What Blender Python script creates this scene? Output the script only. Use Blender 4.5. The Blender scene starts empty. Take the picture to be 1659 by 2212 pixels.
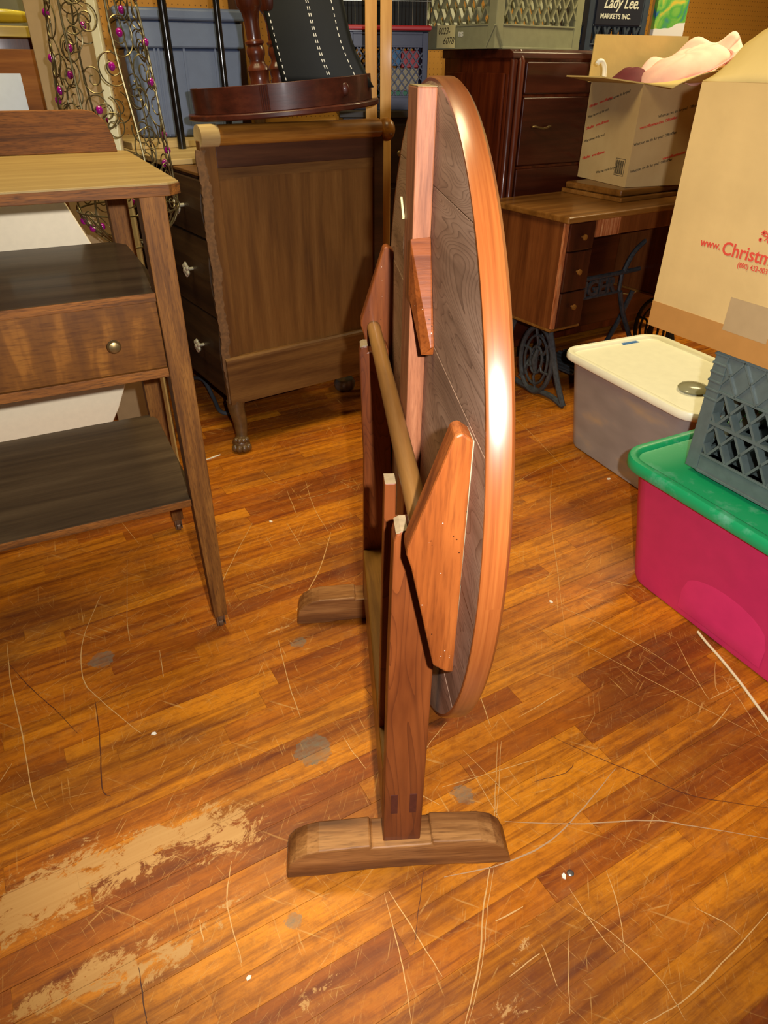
import bpy, math, random
from mathutils import Matrix, Vector
random.seed(7)
R = math.radians
scene = bpy.context.scene
C = scene.collection
PI = math.pi

# ---------------------------------------------------------------- camera, light, exposure
cam_d = bpy.data.cameras.new('camera'); cam = bpy.data.objects.new('camera', cam_d); C.objects.link(cam)
cam_d.sensor_fit = 'HORIZONTAL'; cam_d.sensor_width = 36.0; cam_d.lens = 36.0 * 1470.0 / 1659.0
cam_d.clip_start = 0.02
_p, _r = R(33.4), R(0.45)
_F = Vector((0, math.cos(_p), -math.sin(_p))); _U = Vector((0, math.sin(_p), math.cos(_p))); _X = Vector((1, 0, 0))
_X2 = math.cos(_r) * _X + math.sin(_r) * _U; _U2 = -math.sin(_r) * _X + math.cos(_r) * _U
cam.matrix_world = Matrix(((_X2.x, _U2.x, -_F.x, 0), (_X2.y, _U2.y, -_F.y, 0), (_X2.z, _U2.z, -_F.z, 1.28), (0, 0, 0, 1)))
scene.camera = cam

world = bpy.data.worlds.new('world'); scene.world = world; world.use_nodes = True
world.node_tree.nodes['Background'].inputs[0].default_value = (0.9, 0.75, 0.5, 1)
world.node_tree.nodes['Background'].inputs[1].default_value = 0.012

# the camera's flash, beside and a little above the lens
fl = bpy.data.lights.new('flash', 'SPOT'); fl.energy = 126; fl.shadow_soft_size = 0.012; fl.color = (1.0, 0.98, 0.98)
fl.spot_size = R(100); fl.spot_blend = 0.6
flash = bpy.data.objects.new('flash', fl); C.objects.link(flash)
flash.matrix_world = cam.matrix_world.copy(); flash.location = (0.09, 0.01, 1.33)
# warm ceiling fixture over the serving table, then an added unseen fill lamp
LAMPS = ((-0.65, 1.85, 2.64), (2.0, 3.5, 2.64))
ceil_ls = []
for _k, _loc in enumerate(LAMPS):
    ce = bpy.data.lights.new('ceiling_lamp_light', 'AREA'); ce.shape = 'RECTANGLE'; ce.size = 1.2; ce.size_y = 0.5
    ce.energy = (44, 55)[_k]; ce.color = (1.0, 0.83, 0.46)
    _o = bpy.data.objects.new('ceiling_lamp_light', ce); C.objects.link(_o); ceil_ls.append(_o)

vs = scene.view_settings
vs.view_transform = 'Standard'; vs.look = 'None'; vs.gamma = 1.0; vs.use_curve_mapping = False
vs.exposure = 0.08

# ---------------------------------------------------------------- materials
def lin(c):
    if isinstance(c, str):
        c = c.lstrip('#'); c = [int(c[i:i+2], 16) / 255 for i in (0, 2, 4)]
        c = [x / 12.92 if x <= 0.04045 else ((x + 0.055) / 1.055) ** 2.4 for x in c]
    return (*c[:3], 1.0)

class NT:
    def __init__(s, name):
        s.m = bpy.data.materials.new(name); s.m.use_nodes = True
        s.t = s.m.node_tree; s.t.nodes.clear()
        s.out = s.n('ShaderNodeOutputMaterial'); s.b = s.n('ShaderNodeBsdfPrincipled')
        s.l(s.b.outputs[0], s.out.inputs[0])
    def n(s, typ, **kw):
        nd = s.t.nodes.new(typ)
        for k, v in kw.items(): setattr(nd, k, v)
        return nd
    def l(s, a, b): s.t.links.new(a, b)
    def coord(s, kind='Object', scale=(1, 1, 1), rot=(0, 0, 0), loc=(0, 0, 0)):
        tc = s.n('ShaderNodeTexCoord'); mp = s.n('ShaderNodeMapping')
        mp.inputs['Scale'].default_value = scale; mp.inputs['Rotation'].default_value = rot; mp.inputs['Location'].default_value = loc
        s.l(tc.outputs[kind], mp.inputs[0]); return mp.outputs[0]
    def noise(s, vec, scale, detail=4, rough=0.55, dist=0.0):
        nd = s.n('ShaderNodeTexNoise'); nd.inputs['Scale'].default_value = scale; nd.inputs['Detail'].default_value = detail
        nd.inputs['Roughness'].default_value = rough; nd.inputs['Distortion'].default_value = dist
        s.l(vec, nd.inputs['Vector']); return nd.outputs['Fac']
    def ramp(s, fac, stops, interp='LINEAR'):
        nd = s.n('ShaderNodeValToRGB'); nd.color_ramp.interpolation = interp
        el = nd.color_ramp.elements
        el[0].position = stops[0][0]; el[0].color = lin(stops[0][1]); el[1].position = stops[-1][0]; el[1].color = lin(stops[-1][1])
        for p, c in stops[1:-1]:
            e = el.new(p); e.color = lin(c)
        s.l(fac, nd.inputs[0]); return nd.outputs[0]
    def mix(s, fac, a, b, blend='MIX'):
        nd = s.n('ShaderNodeMix'); nd.data_type = 'RGBA'; nd.blend_type = blend
        for sock, v in ((nd.inputs[0], fac), (nd.inputs[6], a), (nd.inputs[7], b)):
            if hasattr(v, 'is_linked') or hasattr(v, 'links'): s.l(v, sock)
            elif isinstance(v, (int, float)): sock.default_value = v
            else: sock.default_value = lin(v)
        return nd.outputs[2]
    def math(s, op, a, b=0.0, clamp=False):
        nd = s.n('ShaderNodeMath', operation=op); nd.use_clamp = clamp
        for sock, v in ((nd.inputs[0], a), (nd.inputs[1], b)):
            if isinstance(v, (int, float)): sock.default_value = v
            else: s.l(v, sock)
        return nd.outputs[0]
    def bump(s, h, strength=0.2, dist=0.002):
        nd = s.n('ShaderNodeBump'); nd.inputs['Strength'].default_value = strength; nd.inputs['Distance'].default_value = dist
        s.l(h, nd.inputs['Height']); s.l(nd.outputs[0], s.b.inputs['Normal'])
    def col(s, c):
        if isinstance(c, (str, tuple, list)): s.b.inputs['Base Color'].default_value = lin(c)
        else: s.l(c, s.b.inputs['Base Color'])
    def set(s, rough=0.5, metal=0.0, coat=0.0, spec=0.5, trans=0.0, coat_rough=0.1):
        i = s.b.inputs
        if isinstance(rough, (int, float)): i['Roughness'].default_value = rough
        else: s.l(rough, i['Roughness'])
        i['Metallic'].default_value = metal; i['Coat Weight'].default_value = coat; i['Coat Roughness'].default_value = coat_rough
        i['Specular IOR Level'].default_value = spec; i['Transmission Weight'].default_value = trans

GRAIN = {'X': (0.07, 1, 1), 'Y': (1, 0.07, 1), 'Z': (1, 1, 0.07)}
def wood(name, dark, mid, light, axis='X', rings=22, rough=0.4, coat=0.15, fig=3.0, pores=0.35, blotch=0.35, scale=1.0, bump=0.12, loc=(0, 0, 0), specks=0.0):
    t = NT(name)
    sc = tuple(k * scale for k in GRAIN[axis])
    v = t.coord('Object', sc, loc=loc)
    w = t.n('ShaderNodeTexNoise'); w.inputs['Scale'].default_value = 4.0; w.inputs['Detail'].default_value = 2.0
    t.l(v, w.inputs['Vector'])
    vm = t.n('ShaderNodeVectorMath', operation='MULTIPLY_ADD'); t.l(w.outputs['Color'], vm.inputs[0])
    vm.inputs[1].default_value = (0.05 * fig, 0.05 * fig, 0.05 * fig); t.l(v, vm.inputs[2])
    n1 = t.noise(vm.outputs[0], rings, 5, 0.6)
    n2 = t.noise(v, rings * 9, 3, 0.6)
    n3 = t.noise(t.coord('Object', (1.0, 1.0, 1.0)), 4.5, 3)
    c = t.ramp(n1, [(0.30, dark), (0.5, mid), (0.70, light)])
    c = t.mix(t.math('MULTIPLY', t.math('SUBTRACT', 0.52, n2, True), pores * 6, True), c, dark)
    c = t.mix(t.math('MULTIPLY', t.math('SUBTRACT', n3, 0.45, True), blotch * 4, True), c, t.mix(0.55, dark, mid))
    if specks:
        for sc_, thr, cc_ in ((150, 0.10, '#e8d8c0'), (115, 0.13, '#2a1206')):
            vo = t.n('ShaderNodeTexVoronoi'); vo.inputs['Scale'].default_value = sc_; t.l(t.coord('Object'), vo.inputs['Vector'])
            sel = t.math('GREATER_THAN', t.noise(t.coord('Object', loc=(sc_, 0, 0)), 22, 2), 0.60)
            c = t.mix(t.math('MULTIPLY', t.math('LESS_THAN', vo.outputs['Distance'], thr), t.math('MULTIPLY', sel, specks)), c, cc_)
    t.col(c); t.set(min(1.0, rough + 0.06), 0, coat * 0.6, 0.28)
    t.bump(n2, bump, 0.0015)
    return t.m

def cathedral(name, dark, mid, light, line, rough=0.45, coat=0.1, line_s=0.5, axis='X', freq=34.0, loc=(0, 0, 0)):
    """flat-sawn board along local X with bold, wavy growth lines"""
    t = NT(name)
    ax = {'X': (0.9, 5.0, 5.0), 'Z': (5.0, 5.0, 0.9)}[axis]; fx = {'X': (4, 120, 120), 'Z': (120, 120, 4)}[axis]; bx_ = {'X': (1, 6, 6), 'Z': (6, 6, 1)}[axis]
    v = t.coord('Object', ax, loc=loc)
    nd = t.noise(v, 1.6, 2, 0.5, 0.8)
    saw = t.math('FRACT', t.math('MULTIPLY', nd, freq))
    lines = t.math('POWER', saw, 5.0)
    fine = t.noise(t.coord('Object', fx), 1.5, 3)
    c = t.ramp(t.noise(t.coord('Object', bx_), 3.0, 4), [(0.3, dark), (0.5, mid), (0.72, light)])
    c = t.mix(t.math('MULTIPLY', lines, line_s), c, line)
    c = t.mix(t.math('MULTIPLY', t.math('SUBTRACT', 0.5, fine, True), 1.2, True), c, dark)
    t.col(c); t.set(rough, 0, coat, 0.35); t.bump(fine, 0.15, 0.001)
    return t.m

def plain(name, c, rough=0.5, metal=0.0, coat=0.0, var=0.0, scale=30, dirt=None, bump=0.0, spec=0.5):
    t = NT(name)
    if var > 0:
        n = t.noise(t.coord('Object'), scale, 4)
        base = lin(c)[:3]
        t.col(t.ramp(n, [(0.3, [x * (1 - var) for x in base]), (0.7, [min(1, x * (1 + var)) for x in base])]))
        if dirt:
            d = t.noise(t.coord('Object'), scale * 0.3, 5, 0.7)
            cc = t.mix(t.math('MULTIPLY', t.math('SUBTRACT', d, 0.52, True), 5.0, True), t.ramp(n, [(0.3, c), (0.7, c)]), dirt); t.col(cc)
        if bump: t.bump(n, bump, 0.002)
    else: t.col(c)
    t.set(rough, metal, coat, spec); return t.m

# ---------------------------------------------------------------- mesh helpers
class MB:
    def __init__(s): s.v = []; s.f = []; s.sm = []
    def add(s, vs, fs, smooth=False, M=None):
        o = len(s.v)
        s.v += [tuple(M @ Vector(p)) if M else tuple(p) for p in vs]
        s.f += [tuple(i + o for i in f) for f in fs]; s.sm += [smooth] * len(fs); return s
    def box(s, x0, x1, y0, y1, z0, z1, M=None):
        vs = [(x, y, z) for z in (z0, z1) for y in (y0, y1) for x in (x0, x1)]
        return s.add(vs, [(0, 2, 3, 1), (4, 5, 7, 6), (0, 1, 5, 4), (2, 6, 7, 3), (0, 4, 6, 2), (1, 3, 7, 5)], False, M)
    def prism(s, pts, a, b, axis='y', M=None, smooth=False):
        """polygon pts extruded from a to b; axis y: pts are (x,z); z: (x,y); x: (y,z)"""
        n = len(pts)
        f = {'y': lambda p, t: (p[0], t, p[1]), 'z': lambda p, t: (p[0], p[1], t), 'x': lambda p, t: (t, p[0], p[1])}[axis]
        vs = [f(p, a) for p in pts] + [f(p, b) for p in pts]
        s.add(vs, [tuple(range(n - 1, -1, -1)), tuple(range(n, 2 * n))], False, M)
        o = len(s.v) - 2 * n
        for i in range(n):
            j = (i + 1) % n; s.f.append((o + i, o + j, o + n + j, o + n + i)); s.sm.append(smooth)
        return s
    def frustum(s, r0, r1, z0, z1, M=None):
        """r = (x0,x1,y0,y1)"""
        vs = [(r0[0], r0[2], z0), (r0[1], r0[2], z0), (r0[1], r0[3], z0), (r0[0], r0[3], z0), (r1[0], r1[2], z1), (r1[1], r1[2], z1), (r1[1], r1[3], z1), (r1[0], r1[3], z1)]
        return s.add(vs, [(3, 2, 1, 0), (4, 5, 6, 7), (0, 1, 5, 4), (1, 2, 6, 5), (2, 3, 7, 6), (3, 0, 4, 7)], False, M)
    def lathe(s, prof, n=20, M=None, caps=True):
        vs = []; fs = []
        for r, z in prof:
            for i in range(n): vs.append((r * math.cos(2 * PI * i / n), r * math.sin(2 * PI * i / n), z))
        for k in range(len(prof) - 1):
            for i in range(n):
                j = (i + 1) % n; fs.append((k * n + i, k * n + j, (k + 1) * n + j, (k + 1) * n + i))
        s.add(vs, fs, True, M)
        if caps:
            o = len(s.v) - len(vs); m = (len(prof) - 1) * n
            s.f.append(tuple(o + i for i in range(n - 1, -1, -1))); s.sm.append(False)
            s.f.append(tuple(o + m + i for i in range(n))); s.sm.append(False)
        return s
    def tube(s, pts, r, n=8, closed=False, M=None, r2=None):
        P = [Vector(p) for p in pts]; L = len(P); vs = []; fs = []; up = None
        for i in range(L):
            if closed: t = P[(i + 1) % L] - P[i - 1]
            else: t = P[min(i + 1, L - 1)] - P[max(i - 1, 0)]
            if t.length < 1e-9: t = Vector((0, 0, 1))
            t.normalize()
            if up is None:
                up = Vector((0, 0, 1)) if abs(t.z) < 0.9 else Vector((1, 0, 0))
            a = up - t * up.dot(t)
            if a.length < 1e-4: a = t.orthogonal()
            a.normalize(); b = t.cross(a); up = a
            rr = r[i] if isinstance(r, (list, tuple)) else r
            rb = rr if r2 is None else r2
            for k in range(n):
                q = 2 * PI * k / n; vs.append(P[i] + a * (rr * math.cos(q)) + b * (rb * math.sin(q)))
        for i in range(L if closed else L - 1):
            for k in range(n):
                j = (i + 1) % L; fs.append((i * n + k, i * n + (k + 1) % n, j * n + (k + 1) % n, j * n + k))
        o = len(s.v); s.add(vs, fs, True, M)
        if not closed:
            s.f.append(tuple(o + k for k in range(n - 1, -1, -1))); s.sm.append(True)
            s.f.append(tuple(o + (L - 1) * n + k for k in range(n))); s.sm.append(True)
        return s
    def sphere(s, c, r, nu=12, nv=8, sc=(1, 1, 1), M=None):
        vs = [(c[0], c[1], c[2] - r * sc[2])]; fs = []
        for k in range(1, nv):
            a = -PI / 2 + PI * k / nv
            for i in range(nu):
                q = 2 * PI * i / nu; vs.append((c[0] + r * sc[0] * math.cos(a) * math.cos(q), c[1] + r * sc[1] * math.cos(a) * math.sin(q), c[2] + r * sc[2] * math.sin(a)))
        vs.append((c[0], c[1], c[2] + r * sc[2])); T = len(vs) - 1
        for i in range(nu):
            j = (i + 1) % nu
            fs.append((0, 1 + j, 1 + i)); fs.append((T, 1 + (nv - 2) * nu + i, 1 + (nv - 2) * nu + j))
            for k in range(nv - 2): fs.append((1 + k * nu + i, 1 + k * nu + j, 1 + (k + 1) * nu + j, 1 + (k + 1) * nu + i))
        return s.add(vs, fs, True, M)
    def grid(s, fn, nu, nv, smooth=True, M=None):
        vs = [fn(i / nu, j / nv) for j in range(nv + 1) for i in range(nu + 1)]
        fs = [(j * (nu + 1) + i, j * (nu + 1) + i + 1, (j + 1) * (nu + 1) + i + 1, (j + 1) * (nu + 1) + i) for j in range(nv) for i in range(nu)]
        return s.add(vs, fs, smooth, M)
    def mesh(s, name):
        me = bpy.data.meshes.new(name); me.from_pydata(s.v, [], s.f); me.polygons.foreach_set('use_smooth', s.sm); me.update()
        if any(s.sm): me.set_sharp_from_angle(angle=R(38))
        return me
    def obj(s, name, mat, parent=None, bevel=0.0, seg=2, solid=0.0, sub=0, label=None, M=None):
        o = bpy.data.objects.new(name, s.mesh(name)); C.objects.link(o)
        for m in (mat if isinstance(mat, (list, tuple)) else [mat]): o.data.materials.append(m)
        if parent: o.parent = parent
        if M is not None: o.matrix_local = M
        if solid:
            md = o.modifiers.new('solid', 'SOLIDIFY'); md.thickness = solid; md.offset = 0
        if bevel:
            md = o.modifiers.new('bevel', 'BEVEL'); md.width = bevel; md.segments = seg; md.limit_method = 'ANGLE'; md.angle_limit = R(40)
        if sub:
            md = o.modifiers.new('sub', 'SUBSURF'); md.levels = sub; md.render_levels = sub
        if label: o['label'] = label
        return o

def tag(o, label, cat, group=None, kind=None):
    if kind == 'structure': o['kind'] = kind; o['label'] = label; o['category'] = cat; return o
    o['label'] = label; o['category'] = cat
    if group: o['group'] = group
    if kind: o['kind'] = kind
    return o
def thing(name, label, cat, loc=(0, 0, 0), rz=0.0, group=None):
    o = bpy.data.objects.new(name, None); C.objects.link(o); o.empty_display_size = 0.05
    o.location = loc; o.rotation_euler = (0, 0, R(rz)); return tag(o, label, cat, group)
def T(x=0, y=0, z=0): return Matrix.Translation((x, y, z))
def RX(a): return Matrix.Rotation(R(a), 4, 'X')
def RY(a): return Matrix.Rotation(R(a), 4, 'Y')
def RZ(a): return Matrix.Rotation(R(a), 4, 'Z')
def share(src, name, parent, M):
    o = bpy.data.objects.new(name, src.data); C.objects.link(o); o.parent = parent; o.matrix_local = M
    for md in src.modifiers:
        n = o.modifiers.new(md.name, md.type)
        if md.type == 'BEVEL': n.width = md.width; n.segments = md.segments; n.limit_method = 'ANGLE'; n.angle_limit = md.angle_limit
    return o
def smooth_path(pts, k=6):
    P = [Vector(p) for p in pts]; out = []
    for i in range(len(P) - 1):
        p0 = P[max(i - 1, 0)]; p1 = P[i]; p2 = P[i + 1]; p3 = P[min(i + 2, len(P) - 1)]
        for j in range(k):
            t = j / k
            out.append(0.5 * ((2 * p1) + (p2 - p0) * t + (2 * p0 - 5 * p1 + 4 * p2 - p3) * t * t + (3 * p1 - p0 - 3 * p2 + p3) * t ** 3))
    out.append(P[-1]); return out
def rrect(x0, x1, y0, y1, r, n=6):
    pts = []
    for cx, cy, a in ((x1 - r, y0 + r, -90), (x1 - r, y1 - r, 0), (x0 + r, y1 - r, 90), (x0 + r, y0 + r, 180)):
        for k in range(n + 1):
            q = R(a + 90 * k / n); pts.append((cx + r * math.cos(q), cy + r * math.sin(q)))
    return pts
def text_mesh(name, body, size, mat, parent, M, extrude=0.0004, bold=0.0, shear=0.0, sx=1.0):
    cu = bpy.data.curves.new(name, 'FONT'); cu.body = body; cu.size = size; cu.extrude = extrude; cu.offset = bold; cu.shear = shear; cu.resolution_u = 3
    tmp = bpy.data.objects.new(name, cu); C.objects.link(tmp)
    dg = bpy.context.evaluated_depsgraph_get(); me = bpy.data.meshes.new_from_object(tmp.evaluated_get(dg))
    bpy.data.objects.remove(tmp); bpy.data.curves.remove(cu)
    o = bpy.data.objects.new(name, me); C.objects.link(o); me.materials.clear(); me.materials.append(mat)
    o.parent = parent; o.matrix_local = M @ Matrix.Diagonal((sx, 1, 1, 1)); return o
SCRATCHES = [(2.2,0,[(-0.438,1.868),(-0.466,1.654),(-0.479,1.512)]),(2.5,0,[(-0.173,1.818),(-0.194,1.623),(-0.243,1.435)]),(2.5,0,[(-0.989,1.299),(-0.911,1.156),(-0.832,1.032),(-0.747,0.887),(-0.705,0.823)]),(2.5,0,[(-0.811,1.497),(-0.795,1.319),(-0.744,1.181),(-0.68,1.115),(-0.55,1.015)]),(2,0,[(-0.581,1.278),(-0.559,1.221),(-0.546,1.187)]),(2,1,[(-0.948,1.225),(-0.853,1.142),(-0.779,1.086),(-0.692,1.013)]),(2.5,1,[(-0.691,1.115),(-0.642,1.008),(-0.591,0.878),(-0.565,0.856)]),(2,0,[(-0.28,1.324),(-0.23,1.163),(-0.191,1.064)]),(1.6,0,[(-0.09,1.013),(-0.068,0.975),(-0.035,0.928)]),(2.5,0,[(-0.287,0.72),(-0.284,0.659),(-0.272,0.619),(-0.236,0.544)]),(2,0,[(-0.325,0.614),(-0.308,0.576)]),(3.2,0,[(0.209,0.715),(0.187,0.638),(0.168,0.546),(0.136,0.458)]),(1.4,0,[(0.217,0.715),(0.194,0.638),(0.174,0.546),(0.141,0.458)]),(3.4,2,[(0.509,0.933),(0.416,0.838),(0.335,0.767),(0.237,0.72),(0.119,0.692)]),(3,2,[(0.249,0.806),(0.379,0.802),(0.541,0.811),(0.631,0.799),(0.767,0.774)]),(1.5,0,[(0.262,1.003),(0.241,0.885),(0.229,0.811)]),(1.5,0,[(0.269,1.003),(0.248,0.885),(0.233,0.811)]),(1.8,0,[(0.319,1.069),(0.394,1.119),(0.447,1.155)]),(1.6,0,[(0.35,0.673),(0.383,0.6),(0.406,0.563)]),(1.6,0,[(0.341,0.647),(0.42,0.585),(0.471,0.52),(0.49,0.465)]),(2.4,0,[(0.702,0.634),(0.584,0.549),(0.492,0.49),(0.421,0.46)]),(1.8,0,[(0.571,0.641),(0.612,0.617),(0.635,0.594)]),(2,0,[(0.465,1.482),(0.588,1.397),(0.695,1.292),(0.783,1.174)]),(1.6,0,[(0.373,1.404),(0.519,1.316),(0.617,1.234),(0.75,1.115),(0.877,1.009)]),(1.8,0,[(0.562,2.703),(0.634,2.446),(0.693,2.206)]),(1.6,0,[(0.474,2.135),(0.619,2.275),(0.789,2.389)]),(1.4,0,[(0.642,2.258),(0.572,1.967),(0.537,1.702),(0.484,1.298)]),(2,0,[(0.78,1.327),(0.783,1.204),(0.789,1.13)]),(2.2,0,[(0.788,1.127),(0.837,1.152),(0.881,1.175)]),(1.6,0,[(0.855,1.253),(0.823,1.174),(0.823,1.145)]),(1.6,0,[(0.853,1.205),(0.866,1.102),(0.868,1.022)]),(2.5,0,[(0.839,1.116),(0.767,1.047)]),(2.2,3,[(0.385,1.017),(0.485,0.956),(0.573,0.91),(0.656,0.867),(0.799,0.841)]),(1.6,3,[(0.321,0.897),(0.396,0.92),(0.421,0.944)]),(1.8,0,[(0.006,0.661),(0.023,0.597),(0.038,0.538),(0.051,0.457)]),(2,0,[(0.015,0.666),(0.063,0.59),(0.104,0.525)]),(1.4,3,[(0.081,0.705),(0.069,0.637),(0.059,0.575)]),(1.5,0,[(0.334,0.6),(0.318,0.533),(0.306,0.473)]),(1.6,0,[(0.429,0.708),(0.432,0.64),(0.422,0.563)]),(1.5,0,[(-0.451,2.205),(-0.407,2.139),(-0.366,2.116)]),(1.5,0,[(-0.308,2.013),(-0.229,2.045),(-0.084,2.127)]),(1.4,0,[(-0.934,1.945),(-0.778,1.746)]),(1.4,0,[(-0.788,1.661),(-0.708,1.41),(-0.67,1.311)]),(1.6,0,[(-0.811,0.887),(-0.807,0.933)]),(2.0,0,[(0.232,1.168),(0.251,1.042)]),(1.6,0,[(0.054,0.883),(0.12,0.841)]),(1.5,0,[(0.081,0.953),(0.121,1.015),(0.15,1.054)]),(2.6,0,[(0.205,0.614),(0.259,0.639)]),(2.2,0,[(0.217,0.526),(0.274,0.562)]),(1.8,0,[(0.281,0.576),(0.295,0.512)]),(1.5,0,[(-0.161,2.142),(-0.099,2.079)]),(1.6,0,[(-0.348,2.075),(-0.298,1.926)]),(1.6,0,[(-0.288,2.14),(-0.238,1.955),(-0.18,1.818)]),(1.6,0,[(-0.323,1.869),(-0.263,1.74)]),(2.4,1,[(-0.409,0.535),(-0.381,0.475),(-0.371,0.454)]),(1.5,0,[(0.187,0.942),(0.24,0.811)]),(1.5,0,[(0.181,0.978),(0.283,0.842)]),(1.6,0,[(0.128,0.884),(0.342,0.955)])]

# ---------------------------------------------------------------- material library
M_oak = wood('oak_brown', '#3a2006', '#744414', '#90581e', 'X', 60, 0.62, 0.0, 1.2, 0.6)
M_oak_z = wood('oak_brown_upright', '#4a2a0c', '#744818', '#8c5c24', 'Z', 70, 0.62, 0.0, 1.0, 0.6, 0.2)
M_oak_top = wood('oak_top_lit', '#806638', '#8e7442', '#9a804c', 'X', 26, 0.5, 0.08, 2, 0.25, 0.15)  # oak made lighter and yellower, overhead light painted into the top
M_oak_dark = wood('oak_dark_shelf', '#3c2e20', '#54422c', '#665238', 'X', 22, 0.36, 0.2, 2, 0.2)
M_seat = cathedral('table_leg_wood', '#5c2a0e', '#7a3e18', '#8a4a20', '#431c0a', 0.48, 0.08, 0.6, 'Z', 22.0)
M_brk = wood('bracket_wood', '#54260d', '#824218', '#985322', 'Z', 26, 0.36, 0.25, 5, 0.45, 0.6, specks=0.9)
M_foot = wood('foot_wood', '#4a2810', '#7d4f26', '#a87540', 'X', 24, 0.42, 0.25, 3, 0.4, 0.3)
M_dowel = wood('dowel_wood', '#5e3c18', '#7e5628', '#946a36', 'Y', 18, 0.42, 0.15, 2, 0.2, 0.2)
M_batten = wood('batten_wood', '#6a3c24', '#925a3a', '#a86e4a', 'Y', 80, 0.5, 0.1, 1, 0.3, 0.15)
M_rim = wood('rim_band_wood', '#9c5a1c', '#c47a2e', '#d6913f', 'Z', 14, 0.24, 0.6, 1, 0.15, 0.25, bump=0.04)
M_plank = cathedral('tabletop_underside', '#735744', '#967660', '#aa8a74', '#533a2a', 0.55, 0.0, 0.75, 'X', 42.0)
M_stretch = wood('stretcher_wood', '#5b3a12', '#83591f', '#9d7030', 'Y', 24, 0.4, 0.2, 3, 0.3, 0.2)
M_chest = wood('chest_side_wood', '#523212', '#6a451c', '#785226', 'Z', 30, 0.5, 0.1, 1.5, 0.2, 0.4)
M_chest_h = wood('chest_rail_wood', '#4a2c10', '#66441e', '#765226', 'X', 26, 0.5, 0.12, 2, 0.25, 0.4)
M_chest_dk = wood('chest_dark_rail', '#2c160b', '#442413', '#57331c', 'X', 18, 0.5, 0.15, 2, 0.25, 0.4)
M_roll = wood('rolled_rail_wood', '#5a3410', '#925f22', '#ad7a34', 'X', 22, 0.32, 0.35, 2, 0.2, 0.3)
M_drawer = wood('drawer_front_wood', '#22150a', '#33210f', '#443018', 'Y', 18, 0.5, 0.1, 2, 0.25, 0.3)
M_mahog = wood('mahogany', '#321006', '#521f0b', '#682e13', 'Z', 26, 0.3, 0.35, 1.5, 0.2, 0.3)
M_mahog_h = wood('mahogany_drawer', '#280d07', '#3e180c', '#4e2212', 'X', 22, 0.3, 0.35, 1.5, 0.2, 0.4)
M_demi = wood('dark_mahogany_apron', '#2a100a', '#3f190f', '#502416', 'X', 24, 0.36, 0.25, 1, 0.2, 0.3)
M_turn = wood('turned_leg_wood', '#240d05', '#451b0b', '#5f2c16', 'Z', 20, 0.28, 0.35, 2, 0.2, 0.2)
M_sew = wood('sewing_table_wood', '#52310f', '#7a4e1e', '#8e6230', 'X', 18, 0.3, 0.4, 2, 0.25, 0.3)
M_sew_z = wood('sewing_drawer_wood', '#4a240e', '#6e3c1a', '#824c24', 'Z', 18, 0.35, 0.3, 2, 0.25, 0.3)
M_sew_dk = wood('sewing_drawer_front', '#240d07', '#3b190d', '#4d2414', 'Z', 14, 0.35, 0.3, 2, 0.25, 0.3)
M_stripe = wood('striped_veneer', '#74361a', '#b06a40', '#d09a6c', 'Z', 110, 0.35, 0.3, 1, 0.4, 0.1)
M_pine = wood('pine_lath_wood', '#b07a34', '#cf9c54', '#dcb06a', 'Z', 16, 0.5, 0.05, 2, 0.1, 0.15)
M_slat = wood('brown_slat_wood', '#5a3c1e', '#83603a', '#9a774e', 'Z', 16, 0.5, 0.05, 2, 0.2, 0.2)
M_slat_dk = wood('dark_slat_wood', '#2a160a', '#472610', '#5c3418', 'Z', 16, 0.5, 0.1, 2, 0.2, 0.2)
M_veneer = wood('veneer_brown', '#4a260c', '#7c4716', '#935c22', 'Z', 18, 0.35, 0.3, 3, 0.2, 0.3)
M_pale = wood('pale_board_wood', '#8f7448', '#b39a68', '#c4ac7a', 'X', 14, 0.55, 0.0, 2, 0.2, 0.3)
M_tan = plain('tan_hardboard', '#8a7350', 0.7, var=0.06)
M_endgrain = plain('pale_end_grain', '#8a7658', 0.6, var=0.15, scale=90, bump=0.2)
M_glue = plain('dried_glue', '#8f8468', 0.5, var=0.2, scale=120)
M_cream = plain('cream_paint', '#e6d6b4', 0.55, var=0.03, scale=60)
M_creamp = plain('cream_pole', '#d8cfa2', 0.5)
M_wire = plain('bronze_wire', '#6b6142', 0.38, metal=0.75)
M_bead = plain('purple_bead', '#8a0a70', 0.12, coat=0.6)
M_brass = plain('aged_brass', '#8a744a', 0.35, metal=0.8, var=0.1)
M_nickel = plain('worn_nickel', '#8a857a', 0.35, metal=0.8, var=0.15, scale=80)
M_glassknob = plain('pressed_metal_rosette', '#c8c2a8', 0.28, metal=0.5, var=0.2, scale=90)
M_black = plain('black_enamel', '#0c0c0c', 0.22, coat=0.4)
M_vinyl = plain('black_vinyl', '#0e0f0c', 0.6, var=0.3, scale=12, spec=0.3)
M_stitch = plain('white_thread', '#e8e6dc', 0.7)
M_iron = plain('black_cast_iron', '#45484a', 0.5, metal=0.3, var=0.35, scale=60)
M_bluegrey = plain('blue_grey_plastic', '#566380', 0.42, var=0.05)
M_navy = plain('navy_crate_plastic', '#2c3350', 0.42, var=0.1)
M_slate = plain('slate_blue_crate_plastic', '#39424f', 0.4, var=0.1)
M_navyp = plain('navy_sign_plate', '#20222f', 0.45, var=0.08)
M_olive = plain('grey_green_crate_plastic', '#8a8a6c', 0.42, var=0.07)
M_dkcrate = plain('charcoal_crate_plastic', '#56625f', 0.30, var=0.12, dirt=None)
M_pink = plain('magenta_plastic', '#d02e64', 0.5, var=0.05, scale=18)
M_green = plain('green_plastic_lid', '#17935a', 0.36, var=0.1, scale=40, dirt='#63a587')
M_whitelid = plain('white_plastic_lid', '#f4f0d2', 0.4, var=0.03)
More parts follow.
